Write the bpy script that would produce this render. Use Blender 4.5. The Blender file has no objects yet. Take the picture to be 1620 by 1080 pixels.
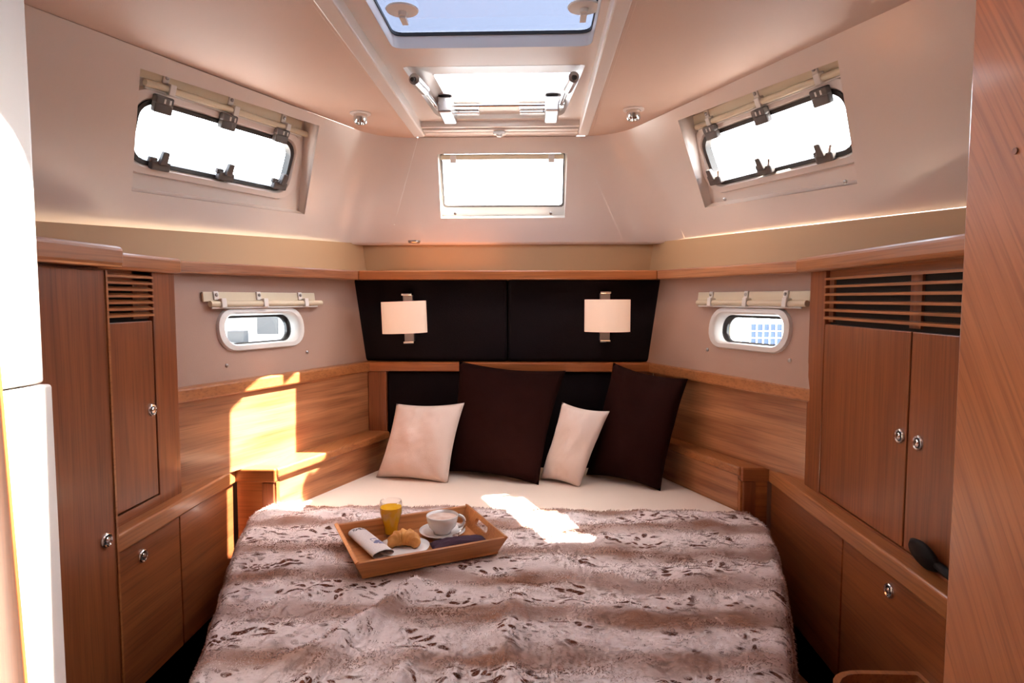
import bpy, bmesh, math, random
from mathutils import Vector, Matrix, noise
from mathutils.geometry import tessellate_polygon

random.seed(7)
S = bpy.context.scene
COL = S.collection
H = 1.30                       # eye height above the cabin sole; z below is given relative to the eye
R = math.radians

# ---------------------------------------------------------------- camera
cam_d = bpy.data.cameras.new('camera')
cam_d.sensor_width = 36.0
cam_d.lens = 36.0 * 1000.0 / 1620.0
cam_d.clip_start = 0.02
cam = bpy.data.objects.new('camera', cam_d)
COL.objects.link(cam)
cam.location = (0, 0, H)
cam.rotation_euler = (R(90) - math.atan(0.068), 0, R(2.0))
S.camera = cam

# ---------------------------------------------------------------- sky, sun, exposure
SKY_STRENGTH = 5.0
SUN_STRENGTH = 165.0
w = bpy.data.worlds.new('sky')
S.world = w
w.use_nodes = True
nt = w.node_tree
nt.nodes.clear()
n_sky = nt.nodes.new('ShaderNodeTexSky')
n_sky.sky_type = 'NISHITA'
n_sky.sun_disc = False
n_sky.sun_elevation = R(60)
n_sky.sun_rotation = R(86)
n_sky.air_density = 1.0
n_sky.dust_density = 2.5
n_hsv = nt.nodes.new('ShaderNodeHueSaturation')
n_hsv.inputs['Saturation'].default_value = 0.38
n_bg = nt.nodes.new('ShaderNodeBackground')
n_bg.inputs['Strength'].default_value = SKY_STRENGTH
n_out = nt.nodes.new('ShaderNodeOutputWorld')
nt.links.new(n_sky.outputs[0], n_hsv.inputs['Color'])
nt.links.new(n_hsv.outputs[0], n_bg.inputs['Color'])
nt.links.new(n_bg.outputs[0], n_out.inputs['Surface'])

sun_d = bpy.data.lights.new('sun', 'SUN')
sun_d.energy = SUN_STRENGTH
sun_d.angle = R(0.6)
sun_d.color = (1.0, 0.90, 0.76)
sun = bpy.data.objects.new('sun', sun_d)
COL.objects.link(sun)
sun.location = (6, 0, 12)
sun.rotation_euler = Vector((0.63, 0.03, 1.0)).to_track_quat('Z', 'Y').to_euler()

S.view_settings.view_transform = 'Standard'
S.view_settings.look = 'None'
S.view_settings.gamma = 1.0
S.view_settings.use_curve_mapping = False
S.view_settings.exposure = -0.66

# ---------------------------------------------------------------- helpers
WO = {}


def mk(name, bm, mat, parent=None, smooth=False, bevel=0.0, seg=2, origin=None,
       label=None, cat=None, group=None, kind=None, sub=0, auto=None):
    """link the bmesh (world coordinates, z relative to the eye) as one mesh object"""
    bmesh.ops.remove_doubles(bm, verts=bm.verts, dist=1e-5)
    bmesh.ops.recalc_face_normals(bm, faces=bm.faces)
    vs = [v.co for v in bm.verts]
    lo = Vector([min(v[i] for v in vs) for i in range(3)])
    hi = Vector([max(v[i] for v in vs) for i in range(3)])
    if origin is None:
        c = (lo + hi) / 2
        if parent is None:
            c.z = lo.z
    else:
        c = Vector(origin)
    for v in bm.verts:
        v.co -= c
    me = bpy.data.meshes.new(name)
    bm.to_mesh(me)
    bm.free()
    me.materials.append(mat)
    if smooth or auto:
        for p in me.polygons:
            p.use_smooth = True
    if auto:
        me.set_sharp_from_angle(angle=R(auto))
    o = bpy.data.objects.new(name, me)
    COL.objects.link(o)
    cw = c + Vector((0, 0, H))
    if parent is not None:
        o.parent = parent
        o.location = cw - WO[parent.name]
    else:
        o.location = cw
    WO[o.name] = cw
    if bevel:
        m = o.modifiers.new('bevel', 'BEVEL')
        m.width = bevel
        m.segments = seg
        m.limit_method = 'ANGLE'
        m.angle_limit = R(35)
    if sub:
        m = o.modifiers.new('subdivision', 'SUBSURF')
        m.levels = sub
        m.render_levels = sub
    tag(o, label, cat, group, kind)
    return o


def tag(o, label=None, cat=None, group=None, kind=None):
    if label: o['label'] = label
    if cat: o['category'] = cat
    if group: o['group'] = group
    if kind: o['kind'] = kind
    return o


def thing(name, loc, label, cat, group=None, kind=None):
    o = bpy.data.objects.new(name, None)
    o.empty_display_size = 0.1
    COL.objects.link(o)
    cw = Vector(loc) + Vector((0, 0, H))
    o.location = cw
    WO[o.name] = cw
    return tag(o, label, cat, group, kind)


def B():
    return bmesh.new()


class Fr:
    """a local frame: u to the right, v up, n toward the viewer inside the cabin"""
    def __init__(s, o, u, v, n):
        s.o, s.u, s.v, s.n = Vector(o), Vector(u), Vector(v), Vector(n)

    def p(s, a, b, c=0.0):
        return s.o + s.u * a + s.v * b + s.n * c

    def uv(s, P):
        d = Vector(P) - s.o
        return (d.dot(s.u), d.dot(s.v))

    def at(s, a, b, c=0.0):
        return Fr(s.p(a, b, c), s.u, s.v, s.n)


def frame_n(o, n):
    n = Vector(n).normalized()
    v = Vector((0, 0, 1)) - n * n.z
    v.normalize()
    return Fr(o, v.cross(n), v, n)


def hexa(bm, p):
    """8 points: bottom ring 0-3, top ring 4-7"""
    v = [bm.verts.new(q) for q in p]
    for f in ((3, 2, 1, 0), (4, 5, 6, 7), (0, 1, 5, 4), (1, 2, 6, 5), (2, 3, 7, 6), (3, 0, 4, 7)):
        bm.faces.new([v[i] for i in f])
    return bm


def box(bm, x0, x1, y0, y1, z0, z1):
    return hexa(bm, [(x0, y0, z0), (x1, y0, z0), (x1, y1, z0), (x0, y1, z0),
                     (x0, y0, z1), (x1, y0, z1), (x1, y1, z1), (x0, y1, z1)])


def fbox(bm, f, a0, a1, b0, b1, c0, c1):
    return hexa(bm, [f.p(a0, b0, c0), f.p(a1, b0, c0), f.p(a1, b1, c0), f.p(a0, b1, c0),
                     f.p(a0, b0, c1), f.p(a1, b0, c1), f.p(a1, b1, c1), f.p(a0, b1, c1)])


def prism(bm, poly, z0, z1):
    """vertical prism over a plan polygon (z may be callables)"""
    a = [bm.verts.new((x, y, z0)) for x, y in poly]
    b = [bm.verts.new((x, y, z1)) for x, y in poly]
    n = len(poly)
    tr = tessellate_polygon([[Vector((x, y, 0)) for x, y in poly]])
    for t in tr:
        bm.faces.new([a[i] for i in t])
        bm.faces.new([b[i] for i in t])
    for i in range(n):
        bm.faces.new((a[i], a[(i + 1) % n], b[(i + 1) % n], b[i]))
    return bm


def panel(bm, f, outer, holes=(), th=0.01, c=0.0):
    """plate in the frame's plane with holes; front face at c, back face at c - th"""
    loops = [list(outer)] + [list(h) for h in holes]
    flat = [q for l in loops for q in l]
    fr = [bm.verts.new(f.p(q[0], q[1], c)) for q in flat]
    bk = [bm.verts.new(f.p(q[0], q[1], c - th)) for q in flat]
    for t in tessellate_polygon([[Vector((q[0], q[1], 0)) for q in l] for l in loops]):
        try:
            bm.faces.new([fr[i] for i in t])
            bm.faces.new([bk[i] for i in t])
        except ValueError:
            pass
    k = 0
    for l in loops:
        n = len(l)
        for i in range(n):
            j = (i + 1) % n
            bm.faces.new((fr[k + i], fr[k + j], bk[k + j], bk[k + i]))
        k += n
    return bm


def rr(wd, ht, r, cx=0.0, cy=0.0, n=6):
    """rounded rectangle loop"""
    out = []
    for sx, sy, a0 in ((1, 1, 0), (-1, 1, 90), (-1, -1, 180), (1, -1, 270)):
        for i in range(n + 1):
            a = R(a0 + 90.0 * i / n)
            out.append((cx + sx * (wd / 2 - r) + r * math.cos(a), cy + sy * (ht / 2 - r) + r * math.sin(a)))
    return out


def round_poly(poly, rad, n=5):
    """fillet every corner of a plan polygon"""
    out = []
    m = len(poly)
    for i in range(m):
        p0, p1, p2 = Vector(poly[i - 1]), Vector(poly[i]), Vector(poly[(i + 1) % m])
        r_ = rad[i] if isinstance(rad, (list, tuple)) else rad
        a = p1 + (p0 - p1).normalized() * r_
        b = p1 + (p2 - p1).normalized() * r_
        for k in range(n + 1):
            t = k / n
            q = a * (1 - t) ** 2 + p1 * 2 * t * (1 - t) + b * t * t
            out.append((q.x, q.y))
    return out


def ringstrip(bm, f, loops):
    """surface through equal-count loops; each loop is (points2d, depth)"""
    rows = [[bm.verts.new(f.p(q[0], q[1], c)) for q in l] for l, c in loops]
    for a, b in zip(rows, rows[1:]):
        n = len(a)
        for i in range(n):
            j = (i + 1) % n
            bm.faces.new((a[i], a[j], b[j], b[i]))
    return bm


def tube(bm, pts, r, seg=10, caps=True):
    pts = [Vector(p) for p in pts]
    rows = []
    for i, p in enumerate(pts):
        d = (pts[min(i + 1, len(pts) - 1)] - pts[max(i - 1, 0)]).normalized()
        a = d.cross(Vector((0, 0, 1)))
        if a.length < 1e-3: a = d.cross(Vector((1, 0, 0)))
        a.normalize()
        b = d.cross(a)
        rad = r[i] if isinstance(r, (list, tuple)) else r
        rows.append([bm.verts.new(p + a * rad * math.cos(2 * math.pi * k / seg) + b * rad * math.sin(2 * math.pi * k / seg)) for k in range(seg)])
    for a, b in zip(rows, rows[1:]):
        for i in range(seg):
            j = (i + 1) % seg
            bm.faces.new((a[i], a[j], b[j], b[i]))
    if caps:
        bm.faces.new(rows[0][::-1])
        bm.faces.new(rows[-1])
    return bm


def lathe(bm, prof, f, seg=28, su=1.0, sv=1.0):
    """revolve (radius, height) about the frame's n axis; caps where radius is zero"""
    rows = []
    for r, h in prof:
        if r < 1e-6:
            rows.append([bm.verts.new(f.p(0, 0, h))])
        else:
            rows.append([bm.verts.new(f.p(su * r * math.cos(2 * math.pi * k / seg), sv * r * math.sin(2 * math.pi * k / seg), h)) for k in range(seg)])
    for a, b in zip(rows, rows[1:]):
        for i in range(seg):
            j = (i + 1) % seg
            if len(a) == 1 and len(b) == 1: continue
            if len(a) == 1: bm.faces.new((a[0], b[i], b[j]))
            elif len(b) == 1: bm.faces.new((a[i], a[j], b[0]))
            else: bm.faces.new((a[i], a[j], b[j], b[i]))
    return bm


def grid(bm, P):
    """faces over a 2-D list of points"""
    V = [[bm.verts.new(p) for p in row] for row in P]
    for i in range(len(V) - 1):
        for j in range(len(V[0]) - 1):
            bm.faces.new((V[i][j], V[i][j + 1], V[i + 1][j + 1], V[i + 1][j]))
    return bm


def up(o):
    return Fr(o, (1, 0, 0), (0, 1, 0), (0, 0, 1))


def lerp(a, b, t):
    return a + (b - a) * t


def interp(tab, y):
    if y <= tab[0][0]: return tab[0][1]
    for (a, b), (c, d) in zip(tab, tab[1:]):
        if y <= c: return b + (d - b) * (y - a) / (c - a)
    return tab[-1][1]


# ---------------------------------------------------------------- materials
def base(name, col, rough=0.5, metal=0.0, coat=0.0, sheen=0.0, spec=None):
    m = bpy.data.materials.new(name)
    m.use_nodes = True
    b = m.node_tree.nodes['Principled BSDF']
    b.inputs['Base Color'].default_value = (*col, 1)
    b.inputs['Roughness'].default_value = rough
    b.inputs['Metallic'].default_value = metal
    b.inputs['Coat Weight'].default_value = coat
    b.inputs['Coat Roughness'].default_value = 0.12
    b.inputs['Sheen Weight'].default_value = sheen
    if spec is not None: b.inputs['Specular IOR Level'].default_value = spec
    return m


def N(m, t, **kw):
    n = m.node_tree.nodes.new(t)
    for k, v in kw.items():
        setattr(n, k, v)
    return n


def lk(m, a, b):
    m.node_tree.links.new(a, b)


def mottled(name, col, col2, scale=6.0, rough=0.5, bump=0.0, bscale=200.0, **kw):
    m = base(name, col, rough, **kw)
    b = m.node_tree.nodes['Principled BSDF']
    tc = N(m, 'ShaderNodeTexCoord')
    nz = N(m, 'ShaderNodeTexNoise')
    nz.inputs['Scale'].default_value = scale
    nz.inputs['Detail'].default_value = 4
    lk(m, tc.outputs['Object'], nz.inputs['Vector'])
    mx = N(m, 'ShaderNodeMix', data_type='RGBA')
    mx.inputs[6].default_value = (*col, 1)
    mx.inputs[7].default_value = (*col2, 1)
    lk(m, nz.outputs[0], mx.inputs[0])
    lk(m, mx.outputs[2], b.inputs['Base Color'])
    if bump:
        n2 = N(m, 'ShaderNodeTexNoise')
        n2.inputs['Scale'].default_value = bscale
        n2.inputs['Detail'].default_value = 3
        lk(m, tc.outputs['Object'], n2.inputs['Vector'])
        bp = N(m, 'ShaderNodeBump')
        bp.inputs['Strength'].default_value = bump
        bp.inputs['Distance'].default_value = 0.002
        lk(m, n2.outputs[0], bp.inputs['Height'])
        lk(m, bp.outputs[0], b.inputs['Normal'])
    return m


def wood(name, d, dark=(0.15, 0.038, 0.012), light=(0.32, 0.098, 0.032), rough=0.38, coat=0.25, across=34.0, along=1.6, figure=0.75, fine=1.0):
    """cherry veneer, grain running along direction d (object space)"""
    d = Vector(d).normalized()
    m = base(name, light, rough, coat=coat)
    b = m.node_tree.nodes['Principled BSDF']
    tc = N(m, 'ShaderNodeTexCoord')
    oi = N(m, 'ShaderNodeObjectInfo')
    off = N(m, 'ShaderNodeVectorMath', operation='SCALE')
    off.inputs[0].default_value = (3.1, 2.3, 4.7)
    lk(m, oi.outputs['Random'], off.inputs['Scale'])
    ad = N(m, 'ShaderNodeVectorMath', operation='ADD')
    lk(m, tc.outputs['Object'], ad.inputs[0])
    lk(m, off.outputs[0], ad.inputs[1])

    def stretched(sa, sg):
        dt = N(m, 'ShaderNodeVectorMath', operation='DOT_PRODUCT')
        dt.inputs[1].default_value = d
        lk(m, ad.outputs[0], dt.inputs[0])
        ml = N(m, 'ShaderNodeMath', operation='MULTIPLY')
        ml.inputs[1].default_value = sg - sa
        lk(m, dt.outputs['Value'], ml.inputs[0])
        dv = N(m, 'ShaderNodeVectorMath', operation='SCALE')
        dv.inputs[0].default_value = d
        lk(m, ml.outputs[0], dv.inputs['Scale'])
        sc = N(m, 'ShaderNodeVectorMath', operation='SCALE')
        sc.inputs['Scale'].default_value = sa
        lk(m, ad.outputs[0], sc.inputs[0])
        sm = N(m, 'ShaderNodeVectorMath', operation='ADD')
        lk(m, sc.outputs[0], sm.inputs[0])
        lk(m, dv.outputs[0], sm.inputs[1])
        return sm.outputs[0]
    # broad cathedral figure: bands of a slowly varying noise
    n1 = N(m, 'ShaderNodeTexNoise')
    n1.inputs['Scale'].default_value = 1.0
    n1.inputs['Detail'].default_value = 2.0
    lk(m, stretched(7.0, 0.9), n1.inputs['Vector'])
    mu = N(m, 'ShaderNodeMath', operation='MULTIPLY')
    mu.inputs[1].default_value = 34.0
    lk(m, n1.outputs[0], mu.inputs[0])
    si = N(m, 'ShaderNodeMath', operation='SINE')
    lk(m, mu.outputs[0], si.inputs[0])
    # streaks
    n2 = N(m, 'ShaderNodeTexNoise')
    n2.inputs['Scale'].default_value = 1.0
    n2.inputs['Detail'].default_value = 5.0
    n2.inputs['Roughness'].default_value = 0.65
    lk(m, stretched(across * 2.2, along * 2.0), n2.inputs['Vector'])
    # slow tone drift
    n3 = N(m, 'ShaderNodeTexNoise')
    n3.inputs['Scale'].default_value = 1.0
    n3.inputs['Detail'].default_value = 1.0
    lk(m, stretched(5.0, 1.0), n3.inputs['Vector'])
    a1 = N(m, 'ShaderNodeMath', operation='MULTIPLY_ADD')
    a1.inputs[1].default_value = 0.10 * figure
    lk(m, si.outputs[0], a1.inputs[0])
    a2 = N(m, 'ShaderNodeMath', operation='MULTIPLY')
    a2.inputs[1].default_value = 0.62 * fine
    lk(m, n2.outputs[0], a2.inputs[0])
    a3 = N(m, 'ShaderNodeMath', operation='MULTIPLY_ADD')
    a3.inputs[1].default_value = 0.38
    lk(m, n3.outputs[0], a3.inputs[0])
    lk(m, a2.outputs[0], a3.inputs[2])
    lk(m, a3.outputs[0], a1.inputs[2])
    rp = N(m, 'ShaderNodeValToRGB')
    rp.color_ramp.elements[0].position = 0.26
    rp.color_ramp.elements[0].color = (*dark, 1)
    rp.color_ramp.elements[1].position = 0.74
    rp.color_ramp.elements[1].color = (*light, 1)
    lk(m, a1.outputs[0], rp.inputs[0])
    # fine dark pores
    n4 = N(m, 'ShaderNodeTexNoise')
    n4.inputs['Scale'].default_value = 1.0
    n4.inputs['Detail'].default_value = 2.0
    lk(m, stretched(210.0, 5.0), n4.inputs['Vector'])
    mr = N(m, 'ShaderNodeMapRange')
    mr.inputs[1].default_value = 0.50
    mr.inputs[2].default_value = 0.66
    mr.inputs[3].default_value = 1.0
    mr.inputs[4].default_value = 0.76
    lk(m, n4.outputs[0], mr.inputs[0])
    mc = N(m, 'ShaderNodeVectorMath', operation='SCALE')
    lk(m, rp.outputs[0], mc.inputs[0])
    lk(m, mr.outputs[0], mc.inputs['Scale'])
    lk(m, mc.outputs[0], b.inputs['Base Color'])
    return m


def glass(name, tint, rough=0.0):
    """thin pane; the tint is met at both faces"""
    tint = [c ** 0.5 for c in tint]
    m = bpy.data.materials.new(name)
    m.use_nodes = True
    t = m.node_tree
    t.nodes.clear()
    o = N(m, 'ShaderNodeOutputMaterial')
    tr = N(m, 'ShaderNodeBsdfTransparent')
    tr.inputs[0].default_value = (*tint, 1)
    gl = N(m, 'ShaderNodeBsdfGlossy')
    gl.inputs['Roughness'].default_value = rough
    lw = N(m, 'ShaderNodeLayerWeight')
    lw.inputs['Blend'].default_value = 0.5
    pw = N(m, 'ShaderNodeMath', operation='POWER')
    pw.inputs[1].default_value = 5.0
    lk(m, lw.outputs['Facing'], pw.inputs[0])
    fr = N(m, 'ShaderNodeMath', operation='MULTIPLY_ADD')
    fr.inputs[1].default_value = 0.9
    fr.inputs[2].default_value = 0.03
    lk(m, pw.outputs[0], fr.inputs[0])
    mx = N(m, 'ShaderNodeMixShader')
    lk(m, fr.outputs[0], mx.inputs[0])
    lk(m, tr.outputs[0], mx.inputs[1])
    lk(m, gl.outputs[0], mx.inputs[2])
    lk(m, mx.outputs[0], o.inputs['Surface'])
    return m


UL = Vector((0.394, 0.919, 0.0))       # run of the port side, toward the headboard
UR = Vector((0.401, -0.916, 0.0))      # run of the starboard side, toward the door
W_V = wood('cherry_vertical', (0, 0, 1), fine=0.9, figure=0.45)
W_Y = wood('cherry_fore_aft', (0, 1, 0))
W_X = wood('cherry_athwart', (1, 0, 0), light=(0.42, 0.140, 0.038), dark=(0.25, 0.068, 0.018))
W_L = wood('cherry_port_panel', UL, light=(0.48, 0.205, 0.088), dark=(0.25, 0.082, 0.032), figure=1.6)
W_R = wood('cherry_starboard_panel', UR, light=(0.48, 0.205, 0.088), dark=(0.25, 0.082, 0.032), figure=1.6)
W_RAIL = wood('cherry_rail', (0, 1, 0), light=(0.45, 0.175, 0.060), dark=(0.27, 0.086, 0.026), figure=0.4)
W_DOOR = wood('cherry_door_diagonal', (0, -0.52, -0.85), light=(0.46, 0.160, 0.056), dark=(0.27, 0.078, 0.024), figure=0.15, across=40)
W_TRAY = wood('tray_wood', (0.88, 0.47, 0), light=(0.56, 0.235, 0.075), dark=(0.36, 0.12, 0.034), figure=0.3)
M_LINER = mottled('cream_gelcoat', (0.85, 0.755, 0.70), (0.82, 0.725, 0.67), scale=1.5, rough=0.25, coat=0.3)
M_CEIL = mottled('ceiling_vinyl', (0.70, 0.505, 0.405), (0.66, 0.465, 0.37), scale=3, rough=0.55, bump=0.15, bscale=350)
M_VINYL = mottled('beige_hull_vinyl', (0.42, 0.265, 0.205), (0.39, 0.24, 0.185), scale=4, rough=0.6, bump=0.2, bscale=400)
M_STRIP = mottled('cream_strip_vinyl', (0.52, 0.335, 0.185), (0.49, 0.31, 0.165), scale=4, rough=0.6)
M_WHITE = mottled('white_plastic', (0.82, 0.78, 0.74), (0.79, 0.75, 0.71), scale=5, rough=0.3)
M_RIM = mottled('hatch_surround_plastic', (0.83, 0.75, 0.70), (0.80, 0.72, 0.67), scale=4, rough=0.35)
M_IVORY = mottled('ivory_plastic', (0.72, 0.62, 0.46), (0.68, 0.58, 0.42), scale=9, rough=0.4)
M_BLACK = mottled('black_rubber', (0.016, 0.014, 0.014), (0.024, 0.02, 0.02), scale=20, rough=0.45)
M_GREY = mottled('grey_plastic', (0.075, 0.06, 0.058), (0.10, 0.085, 0.08), scale=30, rough=0.5)
M_CHROME = mottled('chrome', (0.82, 0.80, 0.78), (0.74, 0.72, 0.70), scale=10, rough=0.12, metal=1.0)
M_STEEL = mottled('brushed_steel', (0.46, 0.43, 0.42), (0.38, 0.35, 0.34), scale=40, rough=0.3, metal=1.0)
M_PAD = mottled('dark_upholstery', (0.005, 0.003, 0.004), (0.008, 0.004, 0.006), scale=30, rough=0.75, bump=0.3, bscale=300, spec=0.12)
M_DARKC = mottled('dark_brown_cushion_cloth', (0.011, 0.0022, 0.0018), (0.016, 0.0035, 0.0028), scale=14, rough=0.9, bump=0.5, bscale=500, spec=0.08)
M_WHITEC = mottled('off_white_cushion_cloth', (0.86, 0.72, 0.66), (0.83, 0.69, 0.63), scale=12, rough=0.85, bump=0.5, bscale=420, sheen=0.2)
M_SHEET = mottled('white_sheet', (0.86, 0.72, 0.62), (0.83, 0.69, 0.59), scale=4, rough=0.85, bump=0.35, bscale=30, sheen=0.2)
M_CERAM = mottled('white_ceramic', (0.82, 0.80, 0.80), (0.80, 0.78, 0.78), scale=5, rough=0.12, coat=0.5)
M_JET = mottled('matt_black_plastic', (0.006, 0.005, 0.005), (0.009, 0.008, 0.008), scale=30, rough=0.6, spec=0.15)
M_FLOOR = wood('cabin_sole', (0, 1, 0), light=(0.16, 0.07, 0.03), dark=(0.08, 0.03, 0.012))
M_SHADOW = mottled('dark_interior_shade', (0.012, 0.008, 0.006), (0.018, 0.012, 0.009), scale=8, rough=0.9)  # near-black colour stands in for shade inside cupboards and below lockers
G_CLEAR = glass('clear_glass', (0.90, 0.93, 0.93))
G_HATCH = glass('smoked_hatch_acrylic', (0.066, 0.074, 0.094))
G_HATCH2 = glass('lightly_tinted_hatch_acrylic', (0.72, 0.75, 0.78))

# ================================================================ THE SETTING
# ---- floor
bm = B(); box(bm, -1.9, 1.7, -1.0, 2.75, -H - 0.05, -H)
mk('floor', bm, M_FLOOR, label='dark wooden cabin sole beside the berth', cat='floor', kind='structure')

# ---- side walls: flaring hull lining
HL = frame_n((-0.898, 2.062, -0.098), (0.911, -0.393, 0.124))
HR = frame_n((0.684, 2.045, -0.098), (-0.909, -0.398, 0.124))
PORT = rr(0.32, 0.112, 0.050)


def wall_poly(f, y0, y1, z0, z1):
    out = []
    za, zb = z1 if isinstance(z1, tuple) else (z1, z1)
    for y, z in ((y0, z0), (y1, z0), (y1, zb), (y0, za)):
        # point of the plane at this y and z
        b_ = (z - f.o.z) / f.v.z
        a_ = (y - f.o.y - f.v.y * b_) / f.u.y
        out.append((a_, b_))
    return out


wl = thing('wall_left', (-1.0, 2.0, -0.3), 'beige hull lining on the left with an oval porthole', 'wall', kind='structure')
bm = B(); panel(bm, HL, wall_poly(HL, 0.80, 2.62, -0.254, 0.10), [PORT], th=0.012)
mk('lining', bm, M_VINYL, wl)
bm = B(); panel(bm, HL, wall_poly(HL, 0.80, 2.62, 0.09, (0.158, 0.226)), [], th=0.012, c=0.002)
mk('upper_strip', bm, M_STRIP, wl)
bm = B(); hexa(bm, [(-1.62, 0.80, -H), (-0.80, 2.62, -H), (-0.83, 2.63, -H), (-1.65, 0.80, -H), (-1.62, 0.80, -0.24), (-0.80, 2.62, -0.24), (-0.83, 2.63, -0.24), (-1.65, 0.80, -0.24)])
mk('lower_hull', bm, M_VINYL, wl)
wr = thing('wall_right', (0.8, 2.0, -0.3), 'beige hull lining on the right with an oval porthole', 'wall', kind='structure')
bm = B(); panel(bm, HR, wall_poly(HR, 0.80, 2.62, -0.254, 0.10), [PORT], th=0.012)
mk('lining', bm, M_VINYL, wr)
bm = B(); panel(bm, HR, wall_poly(HR, 0.80, 2.62, 0.09, (0.190, 0.226)), [], th=0.012, c=0.002)
mk('upper_strip', bm, M_STRIP, wr)
bm = B(); hexa(bm, [(1.50, 0.80, -H), (0.62, 2.62, -H), (0.65, 2.63, -H), (1.53, 0.80, -H), (1.50, 0.80, -0.24), (0.62, 2.62, -0.24), (0.65, 2.63, -0.24), (1.53, 0.80, -0.24)])
mk('lower_hull', bm, M_VINYL, wr)

# ---- back wall behind the headboard
wb = thing('wall_back', (-0.115, 2.6, -H), 'cream bulkhead behind the headboard', 'wall', kind='structure')
bm = B(); box(bm, -1.0, 0.8, 2.60, 2.64, -H, 0.30)
mk('bulkhead', bm, M_STRIP, wb)
for sx in (-0.741, 0.51):          # joints of the cream strip
    bm = B(); box(bm, sx - 0.004, sx + 0.004, 2.592, 2.602, 0.09, 0.24)
    mk('joint_bead', bm, M_STRIP, wb)

# snap studs for the blinds
def stud(f, a, b, par):
    bm = B(); lathe(bm, [(0.0001, 0.0), (0.006, 0.0), (0.006, 0.003), (0.003, 0.005), (0, 0.005)], f.at(a, b, 0.0), seg=12)
    mk('snap_stud', bm, M_STEEL, par, auto=30)


for P in ((-0.95, 1.911, -0.207), (-0.814, 2.23, -0.192)):
    stud(HL, *HL.uv(P), wl)
for P in ((0.603, 2.208, -0.177), (0.750, 1.871, -0.181)):
    stud(HR, *HR.uv(P), wr)

RZ = -0.53                     # top of the fiddle rails around the berth
# upper wood panelling on the sides: one wide board and a rail on each side
def side_x(side, y, kind):
    """plan lines of the berth sides"""
    if kind == 'upper':
        return -0.665 - 0.42 * (2.5 - y) if side < 0 else 0.485 + 0.46 * (2.5 - y)
    return -0.584 - 0.394 * (2.5 - y) if side < 0 else 0.433 + 0.44 * (2.5 - y)


def slab(bm, side, kind, y0, y1, z0, z1, off0, off1):
    """board following a berth side line; offsets are inward from the line"""
    s = -side
    a, b = side_x(side, y0, kind), side_x(side, y1, kind)
    d = Vector((b - a, y1 - y0)).normalized()
    nrm = Vector((d.y, -d.x)) if side < 0 else Vector((-d.y, d.x))
    if nrm.x * s < 0: nrm = -nrm
    q = [(Vector((a, y0)) + nrm * off0), (Vector((b, y1)) + nrm * off0), (Vector((b, y1)) + nrm * off1), (Vector((a, y0)) + nrm * off1)]
    return hexa(bm, [(p.x, p.y, z0) for p in q] + [(p.x, p.y, z1) for p in q])


for side, wallo, m in ((-1, wl, W_L), (1, wr, W_R)):
    y0 = 1.60 if side < 0 else 1.74
    bm = B(); slab(bm, side, 'upper', y0, 2.52, RZ - 0.001, -0.285, -0.02, 0.0)
    mk('wood_panel', bm, m, wallo)
    bm = B(); slab(bm, side, 'upper', y0, 2.56, -0.292, -0.252, -0.045, 0.012 if side < 0 else 0.034)
    mk('wood_rail', bm, W_RAIL, wallo, bevel=0.006)

# ---- coachroof liner
AL0, AL1 = Vector((-0.741, 2.58, 0.229)), Vector((-1.551, 0.78, 0.164))      # bottom edge, port
TL0, TL1 = Vector((-0.593, 2.44, 0.61)), Vector((-1.284, 0.78, 0.61))
AR0, AR1 = Vector((0.51, 2.58, 0.229)), Vector((1.320, 0.78, 0.197))
TR0, TR1 = Vector((0.308, 2.44, 0.61)), Vector((1.022, 0.78, 0.61))
LN = frame_n((-0.92, 1.869, 0.441), (0.8081, -0.3464, -0.4764))
RN = frame_n((0.674, 1.859, 0.444), (-0.769, -0.3365, -0.5436))
BN = frame_n((-0.115, 2.51, 0.42), (0, -0.9386, -0.3449))
REC_L = [(-0.228, -0.173), (0.411, -0.158), (0.329, 0.156), (-0.295, 0.143)]
REC_R = [(-0.390, -0.154), (0.208, -0.173), (0.286, 0.142), (-0.321, 0.159)]
FIL = 0.15


def along(a, b, d):
    return a + (b - a).normalized() * d


liner = thing('wall_upper', (-0.115, 2.0, 0.2), 'glossy cream moulded coachroof sides around the cabin top', 'wall', kind='structure')
for f, a0, a1, t0, t1, rec in ((LN, AL0, AL1, TL0, TL1, REC_L), (RN, AR0, AR1, TR0, TR1, REC_R)):
    pts = [along(a0, a1, FIL), a1, t1, along(t0, t1, FIL)]
    bm = B(); panel(bm, f, [f.uv(p) for p in pts], [rec], th=0.010)
    mk('side_face', bm, M_LINER, liner)
rec_w = [BN.uv(p) for p in ((-0.373, 2.546, 0.320), (0.121, 2.546, 0.320), (0.125, 2.461, 0.553), (-0.372, 2.461, 0.553))]
bm = B()
panel(bm, BN, [BN.uv(p) for p in (along(AL0, AR0, FIL), along(AR0, AL0, FIL), along(TR0, TL0, FIL) + Vector((0, 0, 0.0)), along(TL0, TR0, FIL))], [rec_w], th=0.010)
mk('back_face', bm, M_LINER, liner)
BOT, TOP = [], []
for (a0, a1, t0, t1, o0, o1) in ((AL0, AL1, TL0, TL1, AR0, TR0), (AR0, AR1, TR0, TR1, AL0, TL0)):
    rows = []
    for c0, c1, oc in ((a0, a1, o0), (t0, t1, o1)):
        p, q = along(c0, c1, FIL), along(c0, oc, FIL)
        rows.append([p * (1 - k / 14) ** 2 + c0 * 2 * (k / 14) * (1 - k / 14) + q * (k / 14) ** 2 for k in range(15)])
    BOT.append(rows[0]); TOP.append(rows[1])
    bm = B(); grid(bm, [[lerp(b_, t_, j / 4) for b_, t_ in zip(rows[0], rows[1])] for j in range(5)])
    mk('rounded_corner', bm, M_LINER, liner, smooth=True)
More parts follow.
